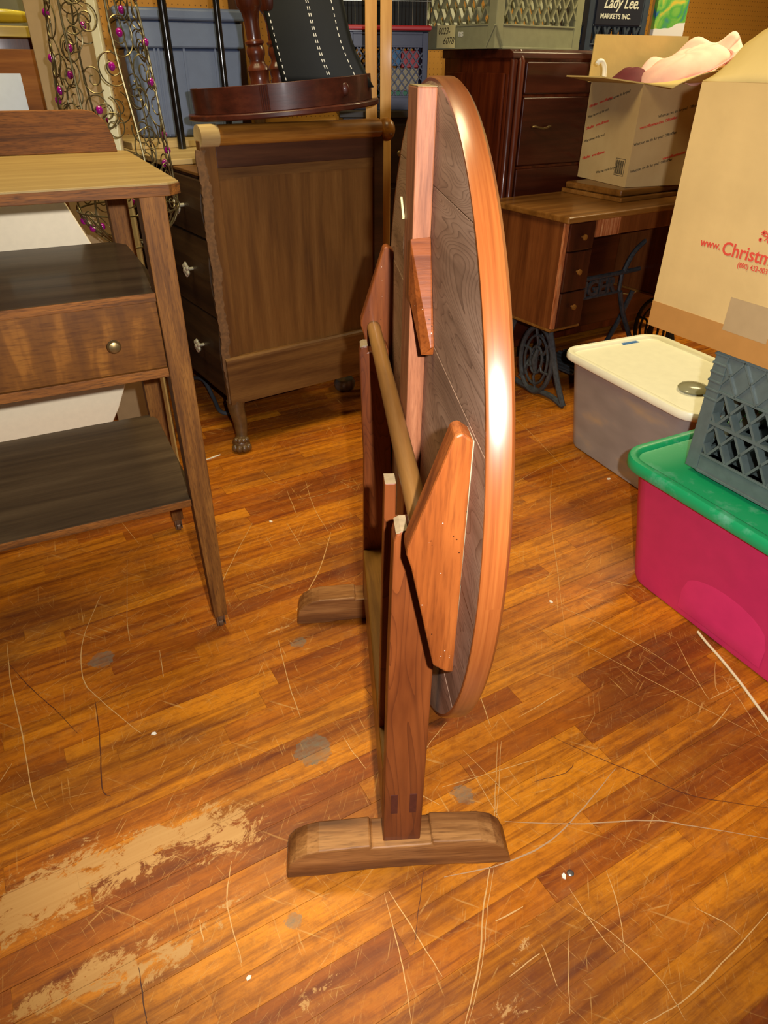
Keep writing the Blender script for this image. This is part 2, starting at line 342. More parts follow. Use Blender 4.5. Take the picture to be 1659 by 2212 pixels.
M_blue = plain('blue_sticker', '#1464a8', 0.5)
M_red = plain('red_rim', '#a02028', 0.4)
M_paper = plain('white_paper', '#ccd6e6', 0.7, var=0.03)
M_tape = plain('yellow_masking_tape', '#d9cf96', 0.6, var=0.05)
M_ink = plain('dark_ink', '#3a3222', 0.7)
M_inkw = plain('white_ink', '#d8d8c8', 0.6)
M_inkr = plain('red_ink', '#c8432f', 0.7)
M_tulle = plain('pink_tulle', '#f2c0b2', 0.8, var=0.05)
M_burg = plain('burgundy_cloth', '#5c0f1e', 0.8, var=0.1)
M_whitep = plain('white_plastic', '#f0efe8', 0.35)
M_cable = plain('grey_cable_rubber', '#4a4e52', 0.5)
M_cordw = plain('off_white_cord', '#d8c8a2', 0.5)
M_chip = plain('white_chip', '#e6dec8', 0.6)
M_caster = plain('brown_caster', '#6a5038', 0.5, metal=0.3, var=0.3, scale=80)
M_claw = plain('claw_foot_wood', '#5a4020', 0.42, var=0.3, scale=40, coat=0.2)
M_chipv = plain('chipped_veneer', '#6a4a28', 0.7, var=0.3, scale=80)
M_redbook = plain('red_package', '#b8242c', 0.5); M_bluebook = plain('blue_package', '#1a6a9c', 0.5)
M_greenbk = plain('green_package', '#2a7a52', 0.5); M_white = plain('white_package', '#b8a886', 0.7, var=0.1)
M_greyglass = plain('smoky_plastic', '#8a8668', 0.2); M_chrome = plain('chrome_wire', '#b8b8a8', 0.25, metal=0.9)
M_yellow = plain('yellow_glaze', '#c9b53c', 0.25, coat=0.4)

def cardboard(name, c, flute=True):
    t = NT(name)
    n = t.noise(t.coord('Object', (1, 1, 1)), 5, 4); n2 = t.noise(t.coord('Object', (60, 60, 2)), 4, 2)
    b = lin(c)[:3]
    cc = t.ramp(n, [(0.3, [x * 0.9 for x in b]), (0.7, [min(1, x * 1.06) for x in b])])
    cc = t.mix(t.math('MULTIPLY', n2, 0.10), cc, [x * 0.75 for x in b])
    t.col(cc); t.set(0.75, 0, 0, 0.25); t.bump(t.noise(t.coord('Object', (1, 1, 1)), 6, 4), 0.45, 0.008); return t.m
M_card = cardboard('cardboard', '#c8a86e')
M_card_lt = cardboard('cardboard_inside', '#d8bc78')
M_card2 = cardboard('cardboard_buff', '#bfa070')
M_ctape = plain('brown_packing_tape', '#ad7c42', 0.35, var=0.04)
M_ltape = plain('clear_packing_tape', '#a98f68', 0.3, var=0.04)

def bin_mat():
    t = NT('frosted_bin_plastic')
    n = t.noise(t.coord('Object', (1, 1, 2.2)), 5.0, 3, 0.5)
    c = t.ramp(n, [(0.36, '#9a958e'), (0.56, '#a8a29a'), (0.70, '#c4b090')])
    t.col(c); t.set(0.35, 0, 0.1, 0.5, 0.12)
    return t.m
M_bin = bin_mat()

def floor_mat():
    t = NT('worn_strip_floor')
    geo = t.n('ShaderNodeNewGeometry')
    w = t.n('ShaderNodeTexCoord')
    def mp(scale, rot=-30, loc=(0, 0, 0)):
        m1 = t.n('ShaderNodeVectorRotate', rotation_type='Z_AXIS'); m1.inputs['Angle'].default_value = R(rot); t.l(geo.outputs['Position'], m1.inputs['Vector'])
        m2 = t.n('ShaderNodeMapping'); m2.inputs['Scale'].default_value = scale; m2.inputs['Location'].default_value = loc; t.l(m1.outputs[0], m2.inputs[0]); return m2.outputs[0]
    oi = t.n('ShaderNodeObjectInfo')
    rnd = t.math('FRACT', t.math('ADD', geo.outputs['Random Per Island'], oi.outputs['Random']))
    # grain follows the strips; each strip shifts it
    off = t.n('ShaderNodeCombineXYZ'); t.l(t.math('MULTIPLY', rnd, 37.0), off.inputs[2])
    va = t.n('ShaderNodeVectorMath', operation='ADD'); t.l(mp((1.6, 26, 1)), va.inputs[0]); t.l(off.outputs[0], va.inputs[1])
    grain = t.noise(va.outputs[0], 1.6, 6, 0.65, 0.5)
    fine = t.noise(mp((14, 260, 1)), 1.0, 3)
    c = t.ramp(rnd, [(0.0, '#94480a'), (0.35, '#ba690c'), (0.7, '#d07e12'), (1.0, '#a9570a')])
    c = t.mix(t.math('MULTIPLY', t.math('SUBTRACT', 0.56, grain, True), 3.4, True), c, '#5e2206')
    c = t.mix(t.math('MULTIPLY', t.math('SUBTRACT', grain, 0.56, True), 2.2, True), c, '#cc861e')
    # broad dirt, traffic wear and old dark varnish
    big = t.noise(mp((0.9, 2.2, 1)), 2.3, 3, 0.5)
    c = t.mix(t.math('MULTIPLY', t.math('SUBTRACT', 0.53, big, True), 4.5, True), c, t.mix(0.62, c, '#4e2610'))
    mid = t.noise(mp((3, 5, 1), loc=(3, 1, 0)), 3.0, 5, 0.7)
    c = t.mix(t.math('MULTIPLY', t.math('SUBTRACT', mid, 0.54, True), 1.7, True), c, '#6e4a2c')
    c = t.mix(t.math('MULTIPLY', t.math('SUBTRACT', 0.52, fine, True), 1.1, True), c, '#7a3a0c')
    grime = t.noise(mp((22, 40, 1), loc=(9, 4, 0)), 1.5, 7, 0.75)
    c = t.mix(t.math('MULTIPLY', t.math('SUBTRACT', 0.52, grime, True), 2.4, True), c, '#642a08')
    c = t.mix(t.math('MULTIPLY', t.math('SUBTRACT', grime, 0.60, True), 2.2, True), c, '#b88646')
    # scuffs: thin random strokes in several directions
    for ang, sc, amt, loc in ((20, 5.0, 0.6, 0), (-55, 6.0, 0.65, 3), (65, 7.0, 0.6, 7), (-15, 8.0, 0.55, 11), (100, 9.0, 0.55, 15), (45, 12.0, 0.6, 21), (-80, 14.0, 0.6, 26)):
        nd = t.noise(mp((1.1 * sc, 24 * sc, 1), ang, (loc, loc * 1.7, 0)), 1.0, 3, 0.6, 0.25)
        msk = t.noise(mp((2.2, 2.2, 1), 0, (loc + 5, loc, 0)), 2.2, 3, 0.6)
        f = t.math('MULTIPLY', t.math('MULTIPLY', t.math('SUBTRACT', nd, 0.635, True), 12.0, True), t.math('MULTIPLY', t.math('SUBTRACT', msk, 0.42, True), 6.0, True))
        c = t.mix(t.math('MULTIPLY', f, amt), c, '#cc9a52')
    # bare wood where the finish has flaked off (places on this floor)
    sep = t.n('ShaderNodeSeparateXYZ'); t.l(mp((1, 1, 1)), sep.inputs[0])
    tot = None
    for (x, y, rx, ry, s) in BARE:
        u = x * math.cos(R(30)) + y * math.sin(R(30)); v = -x * math.sin(R(30)) + y * math.cos(R(30))
        dx = t.math('MULTIPLY', t.math('SUBTRACT', sep.outputs[0], u), 1 / rx); dy = t.math('MULTIPLY', t.math('SUBTRACT', sep.outputs[1], v), 1 / ry)
        d = t.math('SUBTRACT', 1.0, t.math('SQRT', t.math('ADD', t.math('MULTIPLY', dx, dx), t.math('MULTIPLY', dy, dy))), True)
        d = t.math('MULTIPLY', d, s)
        tot = d if tot is None else t.math('MAXIMUM', tot, d)
    flake = t.math('ADD', t.math('MULTIPLY', t.noise(mp((12, 20, 1)), 1.6, 9, 0.8, 0.7), 0.7), t.math('MULTIPLY', t.noise(mp((40, 22, 1), 20), 1.6, 6, 0.8, 0.3), 0.3))
    fm = t.math('MULTIPLY', t.math('SUBTRACT', t.math('ADD', tot, t.math('MULTIPLY', flake, 1.7)), 1.205, True), 16.0, True)
    bare = t.mix(t.noise(mp((2, 60, 1)), 2.0, 4), '#b07c40', '#c99a5a')
    c = t.mix(fm, c, bare)
    # grey stains and dark drips
    for (x, y, r) in ((-0.154, 0.975, 0.042), (-0.223, 1.311, 0.02), (0.17, 0.868, 0.024), (-0.155, 0.612, 0.016), (-0.72, 1.245, 0.03)):
        vd = t.n('ShaderNodeVectorMath', operation='DISTANCE'); t.l(geo.outputs['Position'], vd.inputs[0]); vd.inputs[1].default_value = (x, y, 0)
        e = t.math('ADD', vd.outputs['Value'], t.math('MULTIPLY', t.math('SUBTRACT', t.noise(mp((38, 38, 1)), 1.0, 5, 0.7), 0.5), 0.045))
        f = t.math('MULTIPLY', t.math('SUBTRACT', r, e, True), 400.0, True)
        c = t.mix(t.math('MULTIPLY', f, t.math('MULTIPLY', t.math('SUBTRACT', grime, 0.28, True), 2.4, True)), c, '#6c6652')
    t.col(c)
    rr = t.ramp(mid, [(0.3, (0.40,) * 3), (0.7, (0.58,) * 3)])
    rr2 = t.mix(fm, rr, (0.6, 0.6, 0.6))
    t.set(rr2, 0, 0.0, 0.35); t.bump(t.math('ADD', t.math('MULTIPLY', fine, 0.5), t.math('MULTIPLY', fm, -0.5)), 0.12, 0.0015)
    return t.m
BARE = [(-0.613, 0.655, 0.32, 0.13, 0.62), (-0.47, 0.735, 0.28, 0.10, 0.60), (-0.36, 0.79, 0.20, 0.10, 0.55), (-0.30, 0.765, 0.16, 0.09, 0.52), (-0.487, 0.514, 0.32, 0.08, 0.5), (-0.387, 0.542, 0.28, 0.08, 0.45),
        (-0.273, 0.647, 0.10, 0.025, 0.5), (-0.164, 0.735, 0.08, 0.02, 0.4), (0.239, 0.569, 0.1, 0.05, 0.35), (0.21, 0.485, 0.18, 0.08, 0.38), (-0.285, 1.36, 0.12, 0.02, 0.45), (-0.10, 0.50, 0.2, 0.08, 0.36)]
M_floor = floor_mat()
M_scr = [plain('scratch_light', '#c99a5a', 0.6), plain('scratch_dark', '#4a220c', 0.6), plain('scuff_grey', '#b08a62', 0.55), plain('crack_dark', '#51240b', 0.6)]

def peg_mat():
    t = NT('brown_pegboard')
    v = t.coord('Object')
    sep = t.n('ShaderNodeSeparateXYZ'); t.l(v, sep.inputs[0])
    d = []
    for k in (0, 2):
        f = t.math('SUBTRACT', t.math('FRACT', t.math('MULTIPLY', sep.outputs[k], 1 / 0.0254)), 0.5); d.append(t.math('MULTIPLY', f, f))
    hole = t.math('LESS_THAN', t.math('ADD', d[0], d[1]), 0.012)
    n = t.noise(v, 2.0, 4)
    c = t.ramp(n, [(0.3, '#b07a28'), (0.7, '#c48a34')])
    t.col(t.mix(hole, c, '#6a4416')); t.set(0.6); return t.m
M_peg = peg_mat()
M_wall = plain('storeroom_wall_paint', '#8a7450', 0.8, var=0.05, scale=4)
M_ceil = plain('ceiling_paint', '#96896c', 0.85)

# ---------------------------------------------------------------- setting
def uv(u, v): a = R(31); return (u * math.cos(a) - v * math.sin(a), u * math.sin(a) + v * math.cos(a))
room = RZ(31)
def struct(name, mb, mat, label, cat): return tag(mb.obj(name, mat, None, M=room), label, cat, kind='structure')
floor = tag(MB().box(-2.6, 6.4, -2.4, 3.62, -0.06, -0.002).obj('floor', M_floor, None, M=room), 'worn orange-brown wood strip floor, scratched and flaking', 'floor', kind='structure')
struct('wall_back', MB().box(-2.6, 6.4, 3.6, 3.7, 0, 2.7), M_peg, 'brown pegboard wall behind the stacked furniture', 'wall')
struct('wall_right', MB().box(6.4, 6.5, -2.4, 3.7, 0, 2.7), M_wall, 'tan painted storeroom wall', 'wall')
struct('wall_left', MB().box(-2.7, -2.6, -2.4, 3.7, 0, 2.7), M_wall, 'tan painted storeroom side wall', 'wall')
struct('wall_front', MB().box(-2.6, 6.4, -2.5, -2.4, 0, 2.7), M_wall, 'tan painted wall behind the viewer', 'wall')
struct('ceiling', MB().box(-2.7, 6.5, -2.5, 3.7, 2.7, 2.8), M_ceil, 'off-white storeroom ceiling', 'ceiling')

# floor strips
W = 0.057; strips = []
rg = random.Random(3)
for row in range(-12, 62):
    v0 = row * W; u = -1.9 + rg.uniform(0, 0.8)
    while u < 4.6:
        L = rg.choice((0.35, 0.5, 0.7, 0.9, 1.1)) * rg.uniform(0.85, 1.15)
        cu_, cv_ = u + L / 2, v0 + W / 2
        a = R(30); x = cu_ * math.cos(a) - cv_ * math.sin(a); y = cu_ * math.sin(a) + cv_ * math.cos(a)
        if 0.15 < y < 4.4 and abs(x) < 0.62 * y + 0.75 and (-x * math.sin(R(31)) + y * math.cos(R(31))) < 3.5:
            strips.append((x * x + y * y, u, v0, L))
        u += L
strips.sort()
def strip_box(mb, u, v, L, z1): mb.box(u + 0.0004, u + L - 0.0004, v + 0.0004, v + W - 0.0004, -0.0015, z1)
rest = MB()
for k, (d, u, v, L) in enumerate(strips):
    z1 = rg.uniform(-0.0003, 0.0)
    if k < 300:
        mb = MB(); strip_box(mb, u, v, L, z1); mb.obj('plank', M_floor, floor, M=RZ(-1))
    else: strip_box(rest, u, v, L, z1)
o = rest.obj('planks_beyond', M_floor, floor, M=RZ(-1)); o['kind'] = 'stuff'
# long scratches cut into the finish
groups = {}
for wmm, tone, pts in SCRATCHES:
    mb = groups.setdefault(tone, MB())
    P = smooth_path([(x, y, 0) for x, y in pts], 5); n = len(P); vsr = []
    rs = random.Random(int(abs(pts[0][0]) * 1000))
    for i, p in enumerate(P):
        t_ = P[min(i + 1, n - 1)] - P[max(i - 1, 0)]; q = Vector((-t_.y, t_.x, 0)); q.normalize()
        ww = wmm * 0.0005 * (0.35 + 0.65 * math.sin(PI * (i + 0.4) / n)) * rs.uniform(0.7, 1.1)
        jit = q * rs.uniform(-0.0008, 0.0008)
        vsr += [tuple(p + jit + q * ww + Vector((0, 0, 0.0004))), tuple(p + jit - q * ww + Vector((0, 0, 0.0004)))]
    mb.add(vsr, [(2 * i, 2 * i + 1, 2 * i + 3, 2 * i + 2) for i in range(n - 1)])
for tone, mb in groups.items():
    o = mb.obj('scratch_marks', M_scr[tone], floor, M=room.inverted()); o['kind'] = 'stuff'

# ---------------------------------------------------------------- hero: round tilt-top table
tb = thing('tilt_top_table', 'round wooden tilt-top trestle table with its top tipped upright', 'table', (0.036, 0.705, 0), 4.7)
foot_prof = [(-0.214, 0.0), (-0.212, 0.022), (-0.206, 0.045), (-0.194, 0.062), (-0.172, 0.075), (-0.15, 0.081), (-0.10, 0.083), (-0.055, 0.086), (-0.054, 0.079), (0.058, 0.079), (0.059, 0.086), (0.10, 0.083), (0.15, 0.080), (0.178, 0.070), (0.196, 0.052), (0.208, 0.025), (0.214, 0.0),
             (0.15, 0.0), (0.11, 0.006), (0.05, 0.010), (-0.04, 0.010), (-0.10, 0.006), (-0.14, 0.0)]
for d in (0.0, 0.695):
    MB().prism(foot_prof, d, d + 0.062, 'y').obj('foot', M_foot, tb, 0.004)
def fork(c, z0, sl, w=0.0):
    return [(-0.032, z0), (0.037, z0), (0.040 + w, 0.45), (0.041 + c, 0.765), (0.037 + c, 0.777), (0.027 + c, 0.777), (0.0265 + c, sl), (-0.003 + c, sl), (-0.003 + c, 0.777), (-0.013 + c, 0.777), (-0.019 + c, 0.772), (-0.022 + c, 0.760), (-0.027, 0.50)]
near_post = MB().prism(fork(0.0, 0.079, 0.758), 0.012, 0.05).obj('post', M_seat, tb, 0.003)
far_post = MB().prism(fork(-0.012, 0.079, 0.764), 0.702, 0.742).obj('post', M_seat, tb, 0.003)
MB().prism([(-0.031, 0.24), (0.03, 0.24), (0.036, 0.74), (0.022, 0.74), (0.022, 0.70), (-0.007, 0.70), (-0.007, 0.772), (-0.024, 0.772), (-0.027, 0.5)], 0.142, 0.170).obj('inner_post', M_seat, tb, 0.002)
MB().prism([(-0.031, 0.09), (0.031, 0.09), (0.031, 0.24), (-0.031, 0.24)], 0.05, 0.702).obj('stretcher', M_stretch, tb, 0.004)
M_tenon = plain('dark_tenon_end', '#4a1e14', 0.5, var=0.2, scale=120)
for s0 in (-0.019, 0.014):
    MB().box(s0, s0 + 0.012, 0.0112, 0.014, 0.166, 0.219).obj('tenon', M_tenon, tb, label='dark end-grain tenon showing through the post')
# end-grain tops of the prongs
for (c, d0, d1) in ((0.0, 0.012, 0.05), (-0.012, 0.702, 0.742)):
    MB().prism([(-0.0185 + c, 0.7735), (-0.004 + c, 0.7775), (-0.004 + c, 0.7785), (-0.013 + c, 0.7785), (-0.0195 + c, 0.7745)], d0 + 0.001, d1 - 0.001).obj('prong_end', M_endgrain, tb)
MB().box(-0.0235, -0.0075, 0.1425, 0.1695, 0.7715, 0.773).obj('prong_end', M_endgrain, tb)
# tipped top: local x along the top's edge line (away from viewer), y up, z out of the upper face (to the right)
yd, tl = R(5.854 - 4.7), R(0.37)
ee = Vector((-math.sin(yd), math.cos(yd), 0)); rr_ = Vector((math.cos(yd), math.sin(yd), 0))
uu = Vector((0, 0, 1)) * math.cos(tl) + rr_ * math.sin(tl); nn = ee.cross(uu)
cw = Vector((0.055 - 0.036, 1.063 - 0.705, 0.773)); a47 = R(4.7)
cl_ = Vector((cw.x * math.cos(a47) + cw.y * math.sin(a47), -cw.x * math.sin(a47) + cw.y * math.cos(a47), cw.z))
MT = Matrix(((ee.x, uu.x, nn.x, cl_.x), (ee.y, uu.y, nn.y, cl_.y), (ee.z, uu.z, nn.z, cl_.z), (0, 0, 0, 1)))
RD, TH = 0.494, 0.031
ring = MB(); N = 128; prof = [(RD - 0.006, 0.0), (RD - 0.002, 0.0), (RD, 0.003), (RD, TH - 0.005), (RD - 0.004, TH - 0.001), (RD - 0.006, TH)]
vsr = [(r * math.cos(2 * PI * i / N), r * math.sin(2 * PI * i / N), z) for r, z in prof for i in range(N)]; m = len(prof)
ring.add(vsr, [(k * N + i, k * N + (i + 1) % N, ((k + 1) % m) * N + (i + 1) % N, ((k + 1) % m) * N + i) for k in range(m) for i in range(N)], True)
t = NT('orange_rim_band'); v = t.coord('Object', (1, 1, 1))
sep = t.n('ShaderNodeSeparateXYZ'); t.l(v, sep.inputs[0]); ang = t.math('ARCTAN2', sep.outputs[1], sep.outputs[0])
cmb = t.n('ShaderNodeCombineXYZ'); t.l(t.math('MULTIPLY', ang, 1.6), cmb.inputs[0]); t.l(t.math('MULTIPLY', sep.outputs[2], 160.0), cmb.inputs[1])
g1 = t.noise(cmb.outputs[0], 1.0, 5, 0.65); g2 = t.noise(v, 3.2, 3)
c = t.ramp(g1, [(0.3, '#6c3514'), (0.5, '#7e421b'), (0.7, '#8a4e22')]); c = t.mix(t.math('MULTIPLY', t.math('SUBTRACT', g2, 0.5, True), 3.0, True), c, '#6e3210')
t.col(c); t.set(0.30, 0, 0.35, 0.5, 0, 0.18); M_band = t.m
rim = ring.obj('tabletop_rim', M_band, tb, M=MT, label='smooth orange bent edge band')
cuts = [-RD, -0.24, -0.036, 0.171, 0.37, RD]; RI = RD - 0.0055
for k in range(5):
    b0 = max(cuts[k], -RI) + (0.0004 if k else 0); b1 = min(cuts[k + 1], RI) - (0.0004 if k < 4 else 0)
    a0, a1 = math.asin(b0 / RI), math.asin(b1 / RI); n = 26
    pts = [(RI * math.cos(a0 + (a1 - a0) * i / n), RI * math.sin(a0 + (a1 - a0) * i / n)) for i in range(n + 1)]
    pts += [(-x, y) for x, y in reversed(pts)]
    cy = (b0 + b1) / 2; P2 = []
    for p in pts:
        q = (p[0] + 0.3 * k, p[1] - cy)
        if not P2 or abs(q[0] - P2[-1][0]) + abs(q[1] - P2[-1][1]) > 1e-5: P2.append(q)
    if abs(P2[0][0] - P2[-1][0]) + abs(P2[0][1] - P2[-1][1]) < 1e-5: P2.pop()
    MB().prism(P2, 0.0004 * (k % 2), TH - 0.0006, 'z').obj('plank', M_plank, rim, 0.0006, 1, M=T(-0.3 * k, cy, 0))
MB().box(-0.055, 0.035, -0.476, 0.483, -0.026, 0.0).obj('batten', M_batten, tb, 0.002, M=MT)
M_batend = plain('weathered_batten_end', '#9a8450', 0.6, var=0.3, scale=140, bump=0.4)
MB().box(-0.0545, 0.0345, 0.483, 0.4838, -0.0255, -0.0005).obj('batten_end', M_batend, tb, M=MT)
# wedge-shaped turn button let into the batten
MB().add([(-0.0555, 0.305, 0), (-0.0555, 0.302, -0.029), (-0.128, 0.172, 0), (-0.130, 0.170, -0.005), (-0.124, 0.158, 0), (-0.116, 0.155, -0.016), (-0.0545, 0.235, 0), (-0.0545, 0.225, -0.029)],
         [(0, 2, 3, 1), (2, 4, 5, 3), (4, 6, 7, 5), (6, 0, 1, 7), (1, 3, 5, 7), (0, 6, 4, 2)]).obj('turn_button', M_brk, tb, 0.001, M=MT)
MB().sphere((0.04, 0.275, -0.012), 0.03, 12, 8, (0.8, 1.5, 0.5)).obj('turn_button', M_plank, tb, M=MT)
MB().box(-0.002, 0.002, -0.02, 0.02, -0.0015, 0.0015, RZ(-55)).obj('wedge_peg', M_tape, tb, M=MT @ T(0.05, 0.325, -0.028))
def bracket(d0, d1, dz=0.0, sx=0.0):
    pts = [(0.0575 + sx, 0.938 + dz), (0.044 + sx, 0.948 + dz), (0.036 + sx, 0.945 + dz), (-0.012 + sx, 0.795 + dz), (-0.0125 + sx, 0.785 + dz), (-0.006 + sx, 0.764 + dz), (0.028 + sx, 0.597 + dz), (0.046 + sx, 0.583 + dz), (0.0575 + sx, 0.581 + dz)]
    return MB().prism(pts, d0, d1).obj('bracket', M_brk, tb, 0.003)
bracket(-0.05, -0.014); bracket(0.752, 0.786, 0.02, -0.0155)
for (d0, d1, x) in ((-0.0505, -0.014, 0.0572), (0.752, 0.786, 0.0417)):
    MB().box(x - 0.001, x + 0.0014, d0, d1, 0.585, 0.938).obj('glue_line', M_glue, tb)
MB().tube([(0.0125, -0.016, 0.789), (0.0, 0.765, 0.801)], 0.0148, 20).obj('dowel', M_dowel, tb)

# ---------------------------------------------------------------- oak serving table (left)
sv = thing('serving_table', 'oak serving table with one drawer, open shelves and casters', 'table', (-0.439, 1.367, 0), 27)
SW = -1.04
topo = [(SW - 0.05, -0.035), (0.032, -0.035), (0.056, -0.012), (0.056, 0.535), (0.035, 0.555), (SW - 0.05, 0.555)]
MB().prism(topo, 1.078, 1.098, 'z').obj('table_top', M_oak_top, sv, 0.002)
MB().prism([(SW - 0.051, -0.036), (0.033, -0.036), (0.057, -0.0125), (0.057, 0.535), (0.0, 0.535), (0.0, 0.0), (SW - 0.051, 0.0)], 1.076, 1.0945, 'z').obj('top_edge', M_oak, sv, 0.001)
MB().prism([(SW, 1.098), (0.03, 1.098), (0.026, 1.13), (0.012, 1.165), (-0.008, 1.182), (-0.03, 1.186), (SW, 1.186)], 0.522, 0.543).obj('backsplash', M_oak, sv, 0.002)
def leg(x, y):
    q = MB(); vs_l = [(x + a * h, y + b * h, z) for h, z in ((0.017, 0.052), (0.0235, 0.45), (0.0235, 1.077)) for a, b in ((-1, -1), (1, -1), (1, 1), (-1, 1))]
    q.add(vs_l, [(3, 2, 1, 0), (8, 9, 10, 11)] + [(4 * k + i, 4 * k + (i + 1) % 4, 4 * k + 4 + (i + 1) % 4, 4 * k + 4 + i) for k in (0, 1) for i in range(4)])
    q.obj('leg', M_oak_z, sv, 0.002)
    f = MB().lathe([(0.009, 0.03), (0.011, 0.052)], 12, T(x, y, 0)).box(x - 0.011, x - 0.008, y - 0.006, y + 0.018, 0.012, 0.045).box(x + 0.008, x + 0.011, y - 0.006, y + 0.018, 0.012, 0.045)
    cst = f.obj('caster', M_caster, sv)
    MB().lathe([(0.012, -0.007), (0.016, -0.005), (0.016, 0.005), (0.012, 0.007)], 18, T(x, y + 0.012, 0.016) @ RY(90)).obj('wheel', M_caster, cst)
for x in (0.0025, SW + 0.04):
    for y in (0.0, 0.506): leg(x, y)
MB().prism([(SW + 0.04, -0.018), (-0.022, -0.018), (-0.022, 0.03), (0.0, 0.06), (0.0, 0.44), (-0.03, 0.485), (SW + 0.04, 0.485)], 0.888, 0.904, 'z').obj('shelf', M_oak_dark, sv, 0.002)
MB().box(SW + 0.06, -0.0215, -0.0195, -0.006, 0.8865, 0.9035).obj('shelf_edge', M_oak, sv, 0.001)
MB().box(SW + 0.06, -0.0215, -0.0195, 0.004, 0.731, 0.750).obj('rail', M_oak, sv, 0.001)
t = NT('quartersawn_oak_front'); v = t.coord('Object', (26, 1, 5), (0, R(-28), 0)); n = t.noise(v, 1.1, 3, 0.5, 0.4); n2 = t.noise(t.coord('Object', (30, 30, 260)), 1.0, 3)
c = t.ramp(n, [(0.40, '#5b3612'), (0.58, '#6a4014'), (0.66, '#7e4e1a'), (0.8, '#86561e')]); c = t.mix(t.math('MULTIPLY', t.math('SUBTRACT', 0.55, n2, True), 2.0, True), c, '#3c1e08')
t.col(c); t.set(0.35, 0, 0.25, 0.45); M_qs = t.m
dr = MB().box(SW + 0.062, -0.0225, -0.016, 0.44, 0.7515, 0.887).obj('drawer', M_qs, sv, 0.001)
for kx in (-0.118, SW + 0.16):
    MB().lathe([(0.005, 0.0), (0.005, 0.006), (0.012, 0.010), (0.0135, 0.016), (0.010, 0.0215), (0.004, 0.0235)], 20, T(kx, -0.016, 0.814) @ RX(90)).obj('knob', M_brass, dr)
MB().box(-0.02, -0.008, 0.024, 0.482, 0.732, 0.888).obj('side_panel', M_oak, sv)
MB().prism([(SW + 0.02, -0.012), (-0.022, -0.012), (-0.022, 0.03), (-0.006, 0.05), (-0.004, 0.46), (-0.018, 0.50), (SW + 0.02, 0.50)], 0.406, 0.424, 'z').obj('shelf', M_oak_dark, sv, 0.002)
MB().box(SW + 0.04, -0.0225, -0.0135, -0.004, 0.4055, 0.4235).obj('shelf_edge', M_oak, sv, 0.001)
# cream octagonal board behind it, cord in front of the board
cb = MB().prism([(-0.095, 0.992), (-0.014, 0.79), (-0.014, 0.55), (-0.075, 0.42), (-0.15, 0.30), (-0.97, 0.30), (-1.05, 0.42), (-1.11, 0.55), (-1.11, 0.79), (-1.03, 0.992)], 0.0, 0.018)
ob = thing('octagonal_board', 'x', 'board', (-0.722, 1.885, 0), 27)
cb.obj('board', M_cream, ob, 0.003)
for x in (-0.60, -0.98): MB().tube([(x, 0.03, 0.0), (x, 0.03, 0.62)], 0.010, 10).obj('leg', M_black, ob)
MB().box(-1.02, -0.45, 0.0185, 0.04, 0.50, 0.53).obj('cleat', M_slat, ob)
tag(ob, 'cream painted board with clipped corners behind the serving table', 'board')
cp = smooth_path([(-0.455, -0.003, 0.80), (-0.455, -0.012, 0.56), (-0.45, -0.012, 0.50), (-0.435, -0.008, 0.43), (-0.43, -0.006, 0.36)], 6)
MB().tube(cp, 0.0022, 6).obj('hanging_cord', M_ink, ob, label='thin dark cord')

# ---------------------------------------------------------------- scrolled wire form with purple beads
wf = thing('wire_form', 'tapered bronze scrollwork wire form with purple beads on a cream pole', 'stand', (-0.736, 2.10, 0))
MB().box(-0.011, 0.011, -0.008, 0.008, 0.012, 1.62).obj('pole', M_creamp, wf, 0.002)
MB().lathe([(0.06, 0.0), (0.06, 0.008), (0.03, 0.014), (0.012, 0.03)], 28).obj('base', M_wire, wf)
def wr(z):
    if z < 0.93: return 0.05 + 0.085 * math.sin(max(0.0, min(1.0, (z - 0.83) / 0.10)) * PI / 2)
    return 0.138 - (z - 0.93) * 0.095 + 0.015 * math.sin((z - 0.93) * 4)
def onw(th, z): r = wr(z); return (r * math.cos(th), r * math.sin(th), z)
rw = random.Random(11)
bead_src = None
for k in range(6):
    th0 = 2 * PI * k / 6 + 0.2
    pts = [onw(th0 + 0.10 * math.sin(z * 9 + k), z) for z in [0.83 + 0.84 * i / 40 for i in range(41)]]
    MB().tube(pts, 0.0028, 6).obj('upright', M_wire, wf)
for z in (0.832, 0.93, 1.62):
    MB().tube([onw(2 * PI * i / 36, z) for i in range(36)], 0.0026, 6, True).obj('hoop', M_wire, wf)
for k in range(120):
    th0 = rw.uniform(0, 2 * PI); z0 = 0.87 + 0.72 * (k + rw.random()) / 120; sg = rw.choice((-1, 1)); rad = rw.uniform(0.024, 0.050); rot = rw.uniform(0, 6.28)
    pts = []
    for i in range(34):
        q = i / 33; a = rot + sg * q * 2 * PI * 1.6; rr2 = rad * (1 - 0.82 * q); px = rr2 * math.cos(a); pz = rr2 * math.sin(a) * 1.15
        z = min(1.62, max(0.835, z0 + pz)); pts.append(onw(th0 + px / wr(z), z))
    MB().tube(pts, 0.0017, 5).obj('scroll', M_wire, wf)
    if k % 3 == 0:
        if bead_src is None: bead_src = MB().sphere((0, 0, 0), 0.0085, 12, 8, (1, 1, 1.15)).obj('bead', M_bead, wf, M=T(*onw(th0, z0)))
        else: share(bead_src, 'bead', wf, T(*onw(th0, z0)))

